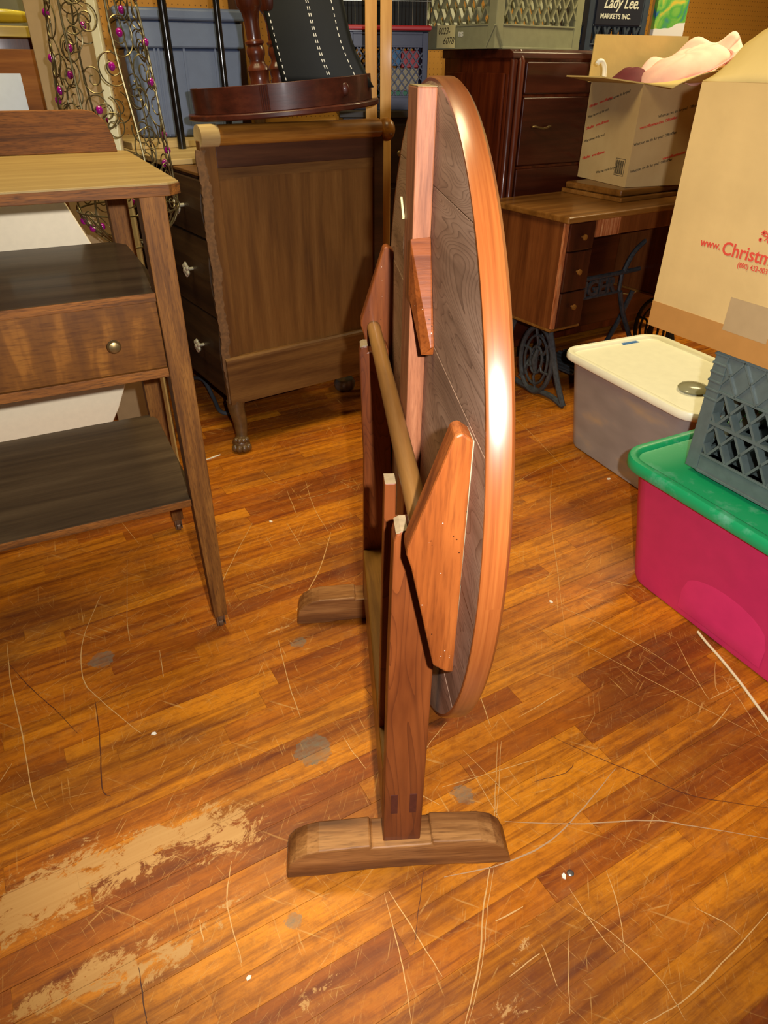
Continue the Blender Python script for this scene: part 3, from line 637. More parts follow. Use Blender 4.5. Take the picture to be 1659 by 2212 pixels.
# ---------------------------------------------------------------- tall worn chest (side towards the viewer)
ch = thing('chest_of_drawers', 'worn brown chest with rolled side rail, claw feet and rosette knobs', 'chest', (-0.57, 2.386, 0), 35)
MB().box(0.012, 0.655, 0.03, 0.93, 0.205, 0.968).obj('body', M_chest_dk, ch)
MB().box(0.0, 0.66, 0.028, 0.945, 0.968, 0.978).obj('top', M_chest_h, ch, 0.002)
for y0, zt in ((0.0, 1.075), (0.93, 0.968)):
    MB().box(-0.012, 0.040, y0, y0 + 0.03, 0.19, zt).obj('stile', M_chest, ch, 0.002)
    MB().box(0.640, 0.682, y0, y0 + 0.03, 0.19, zt).obj('stile', M_chest_dk, ch, 0.002)
    if zt < 1: MB().box(0.040, 0.640, 0.93, 0.96, 0.2, 0.968).obj('side_panel', M_chest, ch); continue
    MB().box(0.040, 0.640, y0 + 0.002, y0 + 0.03, 0.996, 1.075).obj('rail', M_chest_dk, ch, 0.002)
    MB().box(0.040, 0.640, y0 + 0.008, y0 + 0.03, 0.36, 0.998).obj('side_panel', M_chest, ch)
    MB().box(0.040, 0.640, y0 + 0.006, y0 + 0.010, 0.965, 0.997).obj('rail_edge', M_chest_h, ch)
    MB().prism([(y0 - 0.014, 0.197), (y0 + 0.03, 0.197), (y0 + 0.03, 0.376), (y0 - 0.004, 0.376), (y0 - 0.012, 0.370), (y0 - 0.014, 0.362)], -0.018, 0.682, 'x').obj('base_rail', M_chest_h, ch, 0.001)
    rl = MB().tube([(0.045, y0 + 0.012, 1.088), (0.665, y0 + 0.012, 1.088)], 0.030, 20).obj('rolled_rail', M_roll, ch)
    MB().tube([(-0.010, y0 + 0.012, 1.088), (0.052, y0 + 0.012, 1.088)], 0.032, 20).obj('rail_cap', M_pale, ch)
    MB().sphere((0.700, y0 + 0.012, 1.082), 0.038, 16, 10, (0.8, 1, 1)).obj('finial', M_roll, ch)
# chipped corner veneer
rc = random.Random(5); vs_, fs_ = [], []
for i in range(70):
    z = 0.20 + 0.85 * i / 69; j = rc.uniform(0, 0.007) + 0.004 * math.sin(i * 0.35)
    vs_ += [(-0.024 + j * 0.6 - 0.004, -0.0025, z), (0.002 + j, -0.0025, z), (-0.022 + j * 0.5, 0.02, z)]
for i in range(69): fs_ += [(3 * i, 3 * i + 1, 3 * i + 4, 3 * i + 3), (3 * i + 2, 3 * i, 3 * i + 3, 3 * i + 5), (3 * i + 1, 3 * i + 2, 3 * i + 5, 3 * i + 4)]
MB().add(vs_, fs_).obj('chipped_edge', M_chipv, ch)
# bulging drawer fronts facing left, with rosette knobs
ros = None; zs = [0.205, 0.505, 0.775, 0.962]
for i in range(3):
    z0, z1 = zs[i] + 0.004, zs[i + 1] - 0.004
    d_ = MB().prism([(0.014, z0), (0.014, z1), (-0.006, z1), (-0.016, (z0 * 0.3 + z1 * 0.7)), (-0.018, (z0 + z1) / 2), (-0.010, z0)], 0.045, 0.915, 'y').obj('drawer', M_drawer, ch, 0.003)
    for ky in (0.20, 0.72):
        Mk = T(-0.017, ky, (0.372, 0.655, 0.868)[i]) @ RY(-90)
        pr = MB().lathe([(0.006, -0.004), (0.006, 0.018), (0.008, 0.022)], 14, Mk)
        for q in range(6): pr.sphere((0.016 * math.cos(q * PI / 3), 0.016 * math.sin(q * PI / 3), 0.026), 0.0115, 8, 6, (1, 1, 0.6), Mk)
        pr.sphere((0, 0, 0.028), 0.012, 10, 6, (1, 1, 0.7), Mk).obj('knob', M_glassknob, d_)
for x in (0.0, 0.635):
    for y in (-0.006, 0.915):
        s = MB().tube(smooth_path([(x + 0.012, y + 0.025, 0.20), (x + 0.010, y + 0.020, 0.16), (x + 0.016, y + 0.016, 0.11), (x + 0.012, y + 0.008, 0.06), (x + 0.004, y - 0.004, 0.03)], 4), [0.036 - 0.0012 * i for i in range(17)], 14)
        s.sphere((x + 0.002, y - 0.004, 0.032), 0.034, 14, 10, (1, 1, 0.9))
        for q in (-0.9, -0.2, 0.5, 1.2):
            a = -PI / 2 - 0.5 + q * 0.9
            s.sphere((x + 0.002 + 0.030 * math.cos(a), y - 0.004 + 0.030 * math.sin(a), 0.020), 0.0145, 10, 8, (1, 1, 1.1))
            s.sphere((x + 0.004 + 0.024 * math.cos(a), y - 0.002 + 0.024 * math.sin(a), 0.050), 0.012, 10, 8)
        s.obj('claw_foot', M_claw, ch)

# things lying and standing on that chest
MCH = T(-0.57, 2.386, 0) @ RZ(35)
b1 = MB().box(-0.03, 0.50, 0.30, 0.90, 0.979, 0.997).obj('pale_board', M_pale, None, 0.002, M=MCH @ RZ(0)); tag(b1, 'pale bare wood board lying across the worn chest top', 'board')
b2 = MB().box(-0.02, 0.62, 0.665, 0.99, 0.998, 1.022).obj('pale_board', M_pale, None, 0.002, M=MCH); tag(b2, 'narrower pale board lying on top of the other board under the blue-grey tote', 'board')
st = thing('metal_stand', 'black enamelled stand of two upright rods on the pale board', 'stand', (-0.795, 2.985, 0.998), 20)
for (x, y, r) in ((0.0, 0.0, 0.0155), (0.19, 0.0, 0.0125)):
    MB().tube([(x, y, 0.0), (x - 0.005, y, 0.85)], r, 14).obj('rod', M_black, st)
MB().tube([(-0.03, 0, 0.84), (0.22, 0, 0.84)], 0.010, 10).obj('crossbar', M_black, st)
tt = thing('storage_tote', 'blue-grey lidded plastic tote standing on the pale boards', 'tote', (-0.845, 3.31, 1.023), 22)
MB().frustum((-0.205, 0.205, -0.145, 0.16), (-0.222, 0.222, -0.16, 0.175), 0.0, 0.30).obj('body', M_bluegrey, tt, 0.012, 3)
MB().box(-0.232, 0.232, -0.172, 0.186, 0.30, 0.385).obj('rim_band', M_bluegrey, tt, 0.006)
for x in (-0.11, -0.095, 0.0, 0.12, 0.135): MB().frustum((x - 0.003, x + 0.003, -0.149, -0.143), (x - 0.004, x + 0.004, -0.166, -0.158), 0.004, 0.30).obj('rib', M_bluegrey, tt)
MB().box(-0.242, 0.242, -0.184, 0.196, 0.385, 0.425).obj('lid', M_bluegrey, tt, 0.01, 3)
# upside-down half-round table resting on the rolled rails
dm = thing('half_round_table', 'upside-down dark mahogany half-round table with turned leg on the chest', 'table', (-0.345, 2.66, 1.142), 4)
dm.rotation_euler = (R(0.0), R(-4.5), R(4))
def half(r, n=40): return [(r * math.cos(PI + PI * i / n) , r * math.sin(PI + PI * i / n)) for i in range(n + 1)]
MB().prism(half(0.318), 0.0, 0.017, 'z', smooth=True).obj('tabletop', M_demi, dm, 0.004)
outer, inner = half(0.297), half(0.277)
MB().prism(outer + list(reversed(inner)), 0.017, 0.088, 'z', smooth=True).obj('apron', M_demi, dm, 0.0015)
def on_ap(px): a = math.acos(max(-1, min(1, px / 0.297))); return a
for px in (-0.045, -0.0385, -0.032, -0.0255):
    y = -math.sqrt(0.297 ** 2 - px ** 2); MB().tube([(px, y - 0.001, 0.020), (px, y - 0.001, 0.086)], 0.0028, 8).obj('reeding', M_demi, dm)
px = 0.205; y = -math.sqrt(0.297 ** 2 - px ** 2)
MB().sphere((px, y, 0.055), 0.014, 14, 8, (1, 0.5, 1.3)).obj('rosette', M_demi, dm)
lp = [(0.030, 0.017), (0.030, 0.088), (0.027, 0.096), (0.030, 0.118), (0.032, 0.122), (0.030, 0.130), (0.022, 0.138), (0.020, 0.148), (0.026, 0.160), (0.0265, 0.172), (0.022, 0.182), (0.027, 0.187), (0.027, 0.192), (0.020, 0.197), (0.021, 0.24), (0.026, 0.262), (0.030, 0.268), (0.036, 0.276), (0.039, 0.32), (0.034, 0.42), (0.02, 0.55), (0.02, 0.60)]
for (lx, ly) in ((-0.045, -0.262),):
    MB().lathe(lp, 24, T(lx, ly, 0)).obj('leg', M_turn, dm)
MB().lathe(lp, 20, T(0.0, -0.035, 0)).obj('leg', M_turn, dm)
# black vinyl chair back with white stitching, leaning behind the turned leg
vb = thing('vinyl_chair_back', 'black vinyl chair back panel with rows of white stitching', 'chair back', (-0.34, 2.60, 1.215), 0)
def vbx(u, w): # u across 0..1, w up 0..1
    z = w * 0.50
    xl = 0.005 - 0.115 * w; xr = 0.295 - 0.02 * math.sin(min(1, w * 3.2) * PI / 2) * 2 - 0.12 * w
    x = xl + (xr - xl) * u; return (x, -0.012 * math.sin(PI * u) + 0.03 * w * w, z)
MB().grid(vbx, 16, 16).obj('panel', M_vinyl, vb, solid=0.022, bevel=0.0)
for us in ((0.05,), (0.55, 0.575), (0.86,)):
    for u in us:
        q = MB()
        for i in range(30):
            a, b = Vector(vbx(u, i / 30)), Vector(vbx(u, (i + 0.5) / 30)); off = Vector((0, -0.0125, 0))
            q.tube([a + off, b + off], 0.0014, 5)
        q.obj('stitch_row', M_stitch, vb)
# upright laths and slats
for k, (x, y, w, lab) in enumerate(((-0.060, 2.99, 0.021, 'pale pine lath standing upright just behind the black vinyl panel'), (-0.006, 2.945, 0.0205, 'pale pine lath standing upright nearest the finial of the worn chest'))):
    o = MB().box(-w, w, -0.012, 0.012, 0, 2.05).obj('pine_lath', M_pine, None, 0.002, M=T(x, y, 0)); tag(o, lab, 'lath', 'pine laths')
for k, (x, y, w, mt, lab) in enumerate(((-0.60, 3.70, 0.024, M_slat, 'light brown wood slat standing between the tote and the turned leg'), (-0.675, 3.73, 0.028, M_slat_dk, 'dark brown wood slat standing next to the blue-grey tote'))):
    o = MB().box(-w, w, -0.012, 0.012, 0, 2.1).obj('timber_strip', mt, None, 0.002, M=T(x, y, 0)); tag(o, lab, 'slat', 'wood slats')

# ---------------------------------------------------------------- left background: veneered cabinet and what is on it
vc = thing('veneer_cabinet', 'brown veneered cabinet with diagonal grain behind the serving table', 'cabinet', (-1.52, 2.45, 0), 27)
MB().box(-0.45, 0.55, 0.0, 0.42, 0.0, 1.34).obj('body', M_veneer, vc, 0.003)
for x0, x1, rot in ((-0.43, 0.06, 1), (0.07, 0.53, -1)):
    MB().box(x0, x1, -0.012, 0.0, 0.10, 1.31).obj('door', wood('veneer_door', '#4e290d', '#7e4a18', '#95602a', 'X', 20, 0.6, 0.0, 5, 0.2, 0.3), vc, 0.002)
MB().box(-0.48, 0.58, -0.03, 0.44, 1.34, 1.37).obj('top', wood('veneer_cabinet_top', '#7a6220', '#9c8430', '#ac9540', 'X', 18, 0.4, 0.2, 2, 0.2, 0.2), vc, 0.003)  # yellow of the ceiling light is put into the top's colour
MVC = T(-1.52, 2.45, 0) @ RZ(27)
dish = MB().grid(lambda u, w: ((u - 0.5) * 0.30, (w - 0.5) * 0.09 * math.sin(PI * u) ** 0.7, 0.012 + 0.03 * ((2 * w - 1) ** 2) * math.sin(PI * u) + 0.012 * (2 * u - 1) ** 2), 20, 8).obj('boat_dish', M_yellow, None, solid=0.006, M=MVC @ T(0.36, 0.08, 1.371)); tag(dish, 'yellow boat-shaped dish on the veneered cabinet', 'dish')
gb = MB().box(-0.4, 0.52, 0.22, 0.40, 1.3705, 1.62).obj('grey_box', plain('olive_grey_box_card', '#5c5840', 0.6, var=0.15, scale=8), None, 0.004, M=MVC); tag(gb, 'olive grey box standing on the veneered cabinet', 'box')
pp = MB().box(-0.10, 0.10, -0.0135, -0.0125, 0.98, 1.245).obj('paper_sheet', M_paper, None, M=MVC @ T(0.270, 0, 0)); tag(pp, 'pale blue-white paper sheet fixed to the veneered cabinet', 'paper')
tb2 = MB().box(-0.10, 0.10, -0.009, 0.009, 0, 1.62).obj('tan_panel', M_tan, None, 0.002, M=T(-0.935, 2.42, 0) @ RZ(25)); tag(tb2, 'tan hardboard panel standing behind the wire form', 'panel')

# ---------------------------------------------------------------- milk crates
def seg_clip(x0, z0, x1, z1, L, za, zb):
    dx, dz = x1 - x0, z1 - z0; t0, t1 = 0.0, 1.0
    for p, q in ((-dx, x0), (dx, L - x0), (-dz, z0 - za), (dz, zb - z0)):
        if abs(p) < 1e-9:
            if q < 0: return None
        else:
            r = q / p
            if p < 0: t0 = max(t0, r)
            else: t1 = min(t1, r)
    if t1 - t0 < 0.02: return None
    return (x0 + t0 * dx, z0 + t0 * dz, x0 + t1 * dx, z0 + t1 * dz)
def lattice(mb, L, za, zb, sp, slope, th, y0, y1, M, both=True):
    for sg in ((1, -1) if both else (1,)):
        n = int((L + (zb - za) / slope) / sp) + 2
        for k in range(-n, n + 1):
            xs = L / 2 + k * sp; hh = (zb - za)
            c = seg_clip(xs - sg * hh / 2 / slope, za, xs + sg * hh / 2 / slope, zb, L, za, zb)
            if not c: continue
            a = math.atan2(c[3] - c[1], c[2] - c[0]); l = math.hypot(c[2] - c[0], c[3] - c[1])
            mb.box(0, l, y0, y1, -th / 2, th / 2, M @ T(c[0], 0, c[1]) @ Matrix.Rotation(-a, 4, 'Y'))
def crate(name, label, loc, rz, w, d, h, mat, zl0, zl1, sp, slope, th, post=0.032, wall=0.012, solid_top=False, rail=None, ribs=False, fine=None):
    o = thing(name, label, 'crate', loc, rz)
    for (x, y) in ((0, 0), (w - post, 0), (w - post, d - post), (0, d - post)):
        q = MB().box(x, x + post, y, y + post, 0.0, h)
        if ribs:
            for i in range(6): q.box(x - 0.0025, x + post + 0.0025, y - 0.0025, y + post + 0.0025, h - 0.012 - 0.022 * i, h - 0.006 - 0.022 * i)
        q.obj('corner_post', mat, o, 0.002)
    sides = [(T(post, 0, 0), w - 2 * post), (T(w, post, 0) @ RZ(90), d - 2 * post), (T(w - post, d, 0) @ RZ(180), w - 2 * post), (T(0, d - post, 0) @ RZ(-90), d - 2 * post)]
    for Ms, L in sides:
        MB().box(0, L, 0.002, wall, 0.004, zl0, Ms).box(0, L, -0.003, wall, zl0 - 0.006, zl0, Ms).box(0, L, -0.003, wall, 0.0, 0.007, Ms).obj('bottom_band', mat, o, 0.001)
        MB().box(0, L, 0.002, wall, zl1, h, Ms).box(0, L, -0.003, wall, h - 0.008, h, Ms).box(0, L, -0.003, wall, zl1, zl1 + 0.006, Ms).obj('top_band', mat, o, 0.001)
        q = MB(); lattice(q, L, zl0, zl1, sp, slope, th, -0.002, wall, Ms); q.obj('lattice', mat, o)
        if rail: MB().box(0, L, -0.004, wall, rail - 0.004, rail + 0.004, Ms).obj('rail', mat, o)
        if solid_top:
            q = MB(); lattice(q, L, zl1 + 0.004, h - 0.006, sp, slope, th * 0.7, -0.003, 0.003, Ms); q.obj('ridge_lattice', mat, o)
    MB().box(wall, w - wall, wall, d - wall, 0.002, 0.010).obj('base', mat, o)
    return o

# ---------------------------------------------------------------- mahogany chest at the back
mc = thing('mahogany_chest', 'tall glossy mahogany chest with rounded corner stile and long drawers', 'chest', (0.51, 3.3, 0), 31)
MB().box(0.012, 1.25, 0.012, 0.50, 0.06, 1.31).obj('body', M_mahog, mc, 0.002)
MB().box(-0.004, 0.008, 0.05, 0.46, 0.12, 1.25).obj('side_panel', M_mahog, mc, 0.004)
for x in (0.0, 0.03):
    MB().tube([(x + 0.014, 0.014 - x * 0.35, 0.0), (x + 0.014, 0.014 - x * 0.35, 1.29), (x + 0.018, 0.03, 1.322)], 0.0155, 14).obj('corner_reed', M_mahog, mc)
MB().prism([(0.0, 1.30), (0.5, 1.30), (0.5, 1.332), (0.03, 1.332), (0.006, 1.322)], -0.004, 1.26, 'x').obj('top', M_mahog_h, mc, 0.003)
zz = [0.10, 0.34, 0.62, 0.90, 1.17, 1.295]
for i in range(5):
    z0, z1 = zz[i] + 0.006, zz[i + 1] - 0.006
    d_ = MB().box(0.065, 1.20, -0.010, 0.014, z0, z1).obj('drawer', M_mahog_h, mc, 0.006, 3)
    if i < 4:
        for hx in (0.175, 0.95):
            zc = (z0 + z1) / 2 + 0.02
            MB().tube(smooth_path([(hx - 0.05, -0.012, zc), (hx - 0.042, -0.024, zc + 0.002), (hx, -0.028, zc - 0.006), (hx + 0.042, -0.024, zc + 0.002), (hx + 0.05, -0.012, zc)], 5), 0.0042, 8).obj('handle', M_brass, d_)
for i in range(1, 5): MB().box(0.065, 1.20, -0.004, 0.014, zz[i] - 0.005, zz[i] + 0.005).obj('drawer_rail', M_mahog, mc)
# dark cabinet between the chests, crate and wire basket on it
dc = thing('dark_cabinet', 'dark low cabinet with a small knob under the navy crate', 'cabinet', (-0.19, 3.36, 0), 6)
MB().box(0.0, 0.40, 0.0, 0.40, 0.0, 1.085).obj('body', wood('dark_cabinet_wood', '#140a06', '#221209', '#30190d', 'Z', 14, 0.4, 0.3), dc, 0.003)
MB().box(-0.015, 0.415, -0.02, 0.41, 1.085, 1.112).obj('top', wood('dark_cabinet_top', '#181210', '#262019', '#352c22', 'X', 14, 0.4, 0.3), dc, 0.003)
for i in range(4):
    d_ = MB().box(0.02, 0.38, -0.012, 0.0, 0.08 + 0.25 * i, 0.31 + 0.25 * i).obj('drawer', wood('dark_cabinet_front', '#1a0d07', '#2a160b', '#3a2010', 'X', 14, 0.4, 0.3), dc, 0.003)
    MB().lathe([(0.005, 0), (0.005, 0.008), (0.012, 0.012), (0.012, 0.018), (0.004, 0.022)], 14, T(0.245, -0.012, 0.20 + 0.25 * i) @ RX(90)).obj('knob', M_brass, d_)
cr = crate('milk_crate', 'navy lattice crate full of packages on the dark cabinet', (-0.165, 3.385, 1.113), 6, 0.335, 0.30, 0.275, M_navy, 0.052, 0.222, 0.030, 1.25, 0.005, post=0.024)
MCR = T(-0.165, 3.385, 1.113) @ RZ(6)
for (x0, x1, y0, y1, z0, z1, mt, lab, cat) in ((0.13, 0.225, 0.03, 0.16, 0.158, 0.215, M_bluebook, 'blue package on top inside the navy crate', 'package'), (0.228, 0.30, 0.03, 0.16, 0.152, 0.212, M_redbook, 'red package inside the navy crate', 'package'), (0.03, 0.30, 0.02, 0.15, 0.070, 0.150, M_white, 'buff packages filling the middle of the navy crate', 'package'), (0.04, 0.27, 0.02, 0.12, 0.011, 0.068, M_greenbk, 'green package at the bottom of the navy crate', 'package')):
    tag(MB().box(x0, x1, y0, y1, z0, z1).obj('package', mt, None, 0.002, M=MCR), lab, cat, 'packages in the navy crate')
wb = thing('wire_basket', 'dark wire basket with red rim stacked on the navy crate', 'basket', (-0.19, 3.375, 1.389), 6)
MB().box(0.0, 0.365, 0.0, 0.31, 0.0, 0.007).obj('base', M_black, wb)
for z in (0.012, 0.26): MB().tube([(0, 0, z), (0.365, 0, z), (0.365, 0.31, z), (0, 0.31, z)], 0.009, 8, True).obj('rim', M_red, wb)
for i in range(26):
    x = 0.365 * i / 25
    MB().tube([(x, 0, 0.012), (x, 0, 0.26)], 0.0016, 5).obj('wire', M_chrome if i % 4 == 0 else M_black, wb)
MB().tube([(0, 0, 0.10), (0.365, 0, 0.10)], 0.0022, 6).obj('wire', M_chrome, wb)
MB().box(0.01, 0.355, 0.02, 0.30, 0.0075, 0.2).obj('dark_lining', M_vinyl, wb)

# ---------------------------------------------------------------- crates and canvas on the mahogany chest
gc = crate('storage_crate', 'large grey-green lattice crate with a masking tape note', (0.435, 3.372, 1.333), 36.5, 0.52, 0.52, 0.33, M_olive, 0.085, 0.30, 0.056, 1.75, 0.0075, post=0.045, wall=0.016)
MB().box(0.0, 0.12, -0.0055, -0.004, 0.0, 0.082).obj('tape_note', M_tape, gc, M=T(0, 0.36, 0.004) @ RZ(-90))
for body, x, z, s in (('0023-', 0.008, 0.050, 0.034), ('6078', 0.042, 0.014, 0.036)):
    text_mesh('handwriting', body, s, M_ink, gc, T(-0.0055, 0.36, 0.004) @ RZ(-90) @ T(x, 0, z) @ RX(90), 0.0003, 0, 0.3)
text_mesh('moulded_letters', 'ns', 0.034, M_inkw, gc, T(0.0005, 0.225, 0.045) @ RZ(-90) @ RX(90), 0.002, 0.001)
for sx, Mx in ((1, T(0, 0, 0)), (1, RZ(-90) @ T(-0.52, 0, 0))):
    pass
q = MB(); q.tube([(0.0, -0.004, 0.080), (0.044, -0.004, 0.010)], 0.003, 5); q.tube([(-0.004, 0.0, 0.080), (-0.004, 0.044, 0.010)], 0.003, 5); q.obj('corner_web', M_olive, gc)
lc = crate('sign_crate', 'slate blue crate with a dark market name plate', (0.905, 3.80, 1.333), 22, 0.33, 0.33, 0.29, M_slate, 0.03, 0.095, 0.055, 2.4, 0.012, post=0.03)
MB().box(0.035, 0.29, -0.007, 0.002, 0.098, 0.262).obj('name_plate', M_navyp, lc, 0.004)
text_mesh('plate_script', 'Lady Lee.', 0.062, M_inkw, lc, T(0.070, -0.0075, 0.163) @ RX(90), 0.0008, 0.001, 0.35, 0.82)
text_mesh('plate_lettering', 'MARKETS INC.', 0.026, M_inkw, lc, T(0.058, -0.0075, 0.124) @ RX(90), 0.0008, 0.0006, 0, 1.0)
cv = thing('canvas_painting', 'abstract green, yellow and blue canvas painting beside the slate blue crate', 'painting', (1.235, 3.93, 1.333), 24)
t = NT('abstract_paint'); v = t.coord('Object'); n = t.noise(v, 9, 3, 0.5, 1.5); n2 = t.noise(v, 5, 2); sep = t.n('ShaderNodeSeparateXYZ'); t.l(v, sep.inputs[0])
c = t.ramp(n, [(0.30, '#1f5a9a'), (0.42, '#4a9a3c'), (0.52, '#7fb04a'), (0.60, '#c9b03a'), (0.70, '#c9852a')])
wl = t.math('LESS_THAN', t.math('ADD', sep.outputs[2], t.math('MULTIPLY', n2, 0.12)), t.math('ADD', 0.145, t.math('MULTIPLY', sep.outputs[0], 0.18)))
t.col(t.mix(wl, c, '#d8d4d8')); t.set(0.6); M_abs = t.m
MB().box(0.0, 0.185, -0.022, 0.0, 0.0, 0.42).obj('canvas', M_abs, cv, 0.002)
MB().box(0.005, 0.18, 0.0005, 0.02, 0.01, 0.41).obj('stretcher_frame', M_pine, cv)

# ---------------------------------------------------------------- treadle sewing machine table
sw = thing('treadle_sewing_table', 'treadle sewing machine table with three side drawers and iron base', 'sewing table', (0.704, 2.769, 0), 33)
MB().box(-0.028, 0.98, -0.012, 0.47, 0.776, 0.80).obj('tabletop', M_sew, sw, 0.006, 3)
MB().box(0.40, 0.96, 0.115, 0.46, 0.80, 0.818).obj('lid_base', M_sew, sw, 0.004)
MB().box(0.41, 0.95, 0.13, 0.45, 0.819, 0.845).obj('lid', M_sew, sw, 0.008, 3)
for x0, nm in ((-0.006, 0), (0.80, 1)):
    MB().box(x0, x0 + 0.16, 0.03, 0.41, 0.355, 0.774).obj('drawer_case', M_sew_z, sw, 0.002)
    MB().box(x0 - 0.006, x0 + 0.166, 0.02, 0.416, 0.347, 0.357).obj('case_moulding', M_sew, sw, 0.002)
    MB().box(x0, x0 + 0.018, 0.018, 0.03, 0.36, 0.774).obj('case_edge', M_stripe if nm == 0 else M_sew_z, sw)
    for z0, z1, kz in ((0.668, 0.77, 0.718), (0.510, 0.662, 0.586), (0.362, 0.504, 0.446)):
        d_ = MB().box(x0 + 0.02, x0 + 0.158, 0.010, 0.03, z0, z1).obj('drawer', M_sew_dk, sw, 0.003)
        MB().lathe([(0.004, 0), (0.005, 0.008), (0.0115, 0.014), (0.0105, 0.02), (0.004, 0.023)], 16, T(x0 + 0.088, 0.010, kz) @ RX(90)).obj('knob', M_sew, d_)
MB().box(0.16, 0.80, 0.02, 0.04, 0.705, 0.774).obj('apron', M_sew_z, sw, 0.003)
MB().box(0.165, 0.30, 0.016, 0.02, 0.706, 0.772).obj('apron_veneer', M_stripe, sw, label='striped light veneer panel')
MB().box(0.16, 0.80, 0.40, 0.42, 0.66, 0.774).obj('back_apron', M_sew_dk, sw)
# cast iron: two side frames, name bar, treadle
def side_frame(x, med):
    q = MB()
    for pts in ([(0.10, 0.77), (0.09, 0.55), (0.12, 0.38), (0.07, 0.22), (0.02, 0.10), (-0.03, 0.012)], [(0.34, 0.77), (0.35, 0.55), (0.32, 0.38), (0.36, 0.22), (0.40, 0.10), (0.44, 0.012)],
                [(-0.03, 0.012), (0.06, 0.03), (0.20, 0.022), (0.34, 0.03), (0.44, 0.012)], [(0.12, 0.38), (0.22, 0.42), (0.32, 0.38)], [(0.09, 0.55), (0.22, 0.50), (0.35, 0.55)], [(0.10, 0.75), (0.22, 0.70), (0.34, 0.75)]):
        q.tube(smooth_path([(x, y, z) for y, z in pts], 6), 0.013, 8)
    q.obj('side_frame', M_iron, sw)
    m = MB(); cy, cz = 0.165, 0.165
    for ry, rz, r in ((0.098, 0.150, 0.011), (0.070, 0.112, 0.006), (0.036, 0.062, 0.006)):
        m.tube([(x - 0.004, cy + ry * math.cos(2 * PI * i / 32), cz + rz * math.sin(2 * PI * i / 32)) for i in range(32)], r, 8, True)
    for k in range(6):
        a = 2 * PI * k / 6 + 0.3
        m.tube([(x - 0.004, cy + 0.030 * math.cos(a), cz + 0.052 * math.sin(a)), (x - 0.006, cy + 0.05 * math.cos(a + 0.25), cz + 0.08 * math.sin(a + 0.25)), (x - 0.004, cy + 0.096 * math.cos(a), cz + 0.147 * math.sin(a))], 0.006, 6)
    m.tube([(x - 0.002, cy, cz + 0.05), (x - 0.008, cy + 0.006, cz), (x - 0.002, cy, cz - 0.05)], [0.008, 0.016, 0.010], 8)
    m.obj('medallion', M_iron, sw)
side_frame(0.085, True); side_frame(0.875, False)
nb = MB(); yb = 0.26
nb.tube([(0.10, yb, 0.455), (0.30, yb, 0.452), (0.66, yb, 0.452), (0.86, yb, 0.455)], 0.011, 8); nb.tube([(0.28, yb, 0.362), (0.68, yb, 0.362)], 0.008, 8); nb.tube([(0.28, yb, 0.362), (0.28, yb, 0.452)], 0.007, 6); nb.tube([(0.68, yb, 0.362), (0.68, yb, 0.452)], 0.009, 6)
nb.tube(smooth_path([(0.69, yb, 0.455), (0.73, yb, 0.53), (0.80, yb, 0.58), (0.87, yb, 0.60)], 5), 0.011, 8); nb.tube(smooth_path([(0.69, yb, 0.36), (0.74, yb, 0.25), (0.82, yb, 0.13), (0.87, yb, 0.05)], 5), 0.012, 8)
nb.tube(smooth_path([(0.27, yb, 0.455), (0.23, yb, 0.53), (0.16, yb, 0.58), (0.09, yb, 0.60)], 5), 0.011, 8); nb.tube(smooth_path([(0.27, yb, 0.36), (0.22, yb, 0.25), (0.14, yb, 0.13), (0.09, yb, 0.05)], 5), 0.012, 8)
nb.obj('name_brace', M_iron, sw)
text_mesh('name_letters', 'SINGER', 0.098, M_iron, sw, T(0.292, yb - 0.002, 0.372) @ RX(90), 0.006, 0.003, 0, 1.06)
tr = MB().box(0.26, 0.70, 0.10, 0.34, 0.075, 0.083)
for i in range(12): tr.box(0.27 + 0.035 * i, 0.285 + 0.035 * i, 0.10, 0.34, 0.083, 0.09)
tr.obj('treadle', M_iron, sw)
wl_ = MB().tube([(0.79, 0.22 + 0.13 * math.cos(2 * PI * i / 36), 0.30 + 0.13 * math.sin(2 * PI * i / 36)) for i in range(36)], 0.011, 8, True)
for k in range(4):
    a = PI * k / 4; wl_.tube([(0.79, 0.22 + 0.13 * math.cos(a), 0.30 + 0.13 * math.sin(a)), (0.79, 0.22 - 0.13 * math.cos(a), 0.30 - 0.13 * math.sin(a))], 0.006, 6)


# ---------------------------------------------------------------- office carton on the sewing table
t = NT('printed_carton'); n = t.noise(t.coord('Object'), 5, 4); t.col(t.ramp(n, [(0.3, '#b39566'), (0.7, '#c4a878')])); t.set(0.75, 0, 0, 0.25); M_ofc = t.m
oc = thing('printed_carton', 'open buff carton with slanted red and black print on the sewing table', 'carton', (1.012, 3.175, 0.846), 20)
OW, OD, OH = 0.44, 0.36, 0.372
Mo = Matrix(((1, -0.04, 0, 0), (0, 1, 0, 0), (0, 0, 1, 0), (0, 0, 0, 1)))
MB().box(0, OW, 0, 0.005, 0, OH).obj('front_side', M_ofc, oc); MB().box(0, OW, OD - 0.005, OD, 0, OH).obj('back_side', M_ofc, oc)
MB().box(0, 0.005, 0.005, OD - 0.005, 0, OH).obj('end_side', M_ofc, oc); MB().box(OW - 0.005, OW, 0.005, OD - 0.005, 0, OH).obj('end_side', M_ofc, oc)
MB().box(0.005, OW - 0.005, 0.005, OD - 0.005, 0.0, 0.006).obj('bottom', M_ofc, oc)
MB().prism([(0.0, 0.0), (0.0, OD - 0.01), (-0.03, OD - 0.02), (-0.20, OD - 0.11), (-0.20, 0.0)][::-1], 0, 0.005, 'z', T(0, 0, OH) @ RY(6)).obj('flap', M_card_lt, oc)
MB().box(-0.02, OW + 0.02, 0.0, 0.005, 0.0, 0.17, T(0, OD - 0.008, OH) @ RX(2)).obj('flap', M_card_lt, oc)
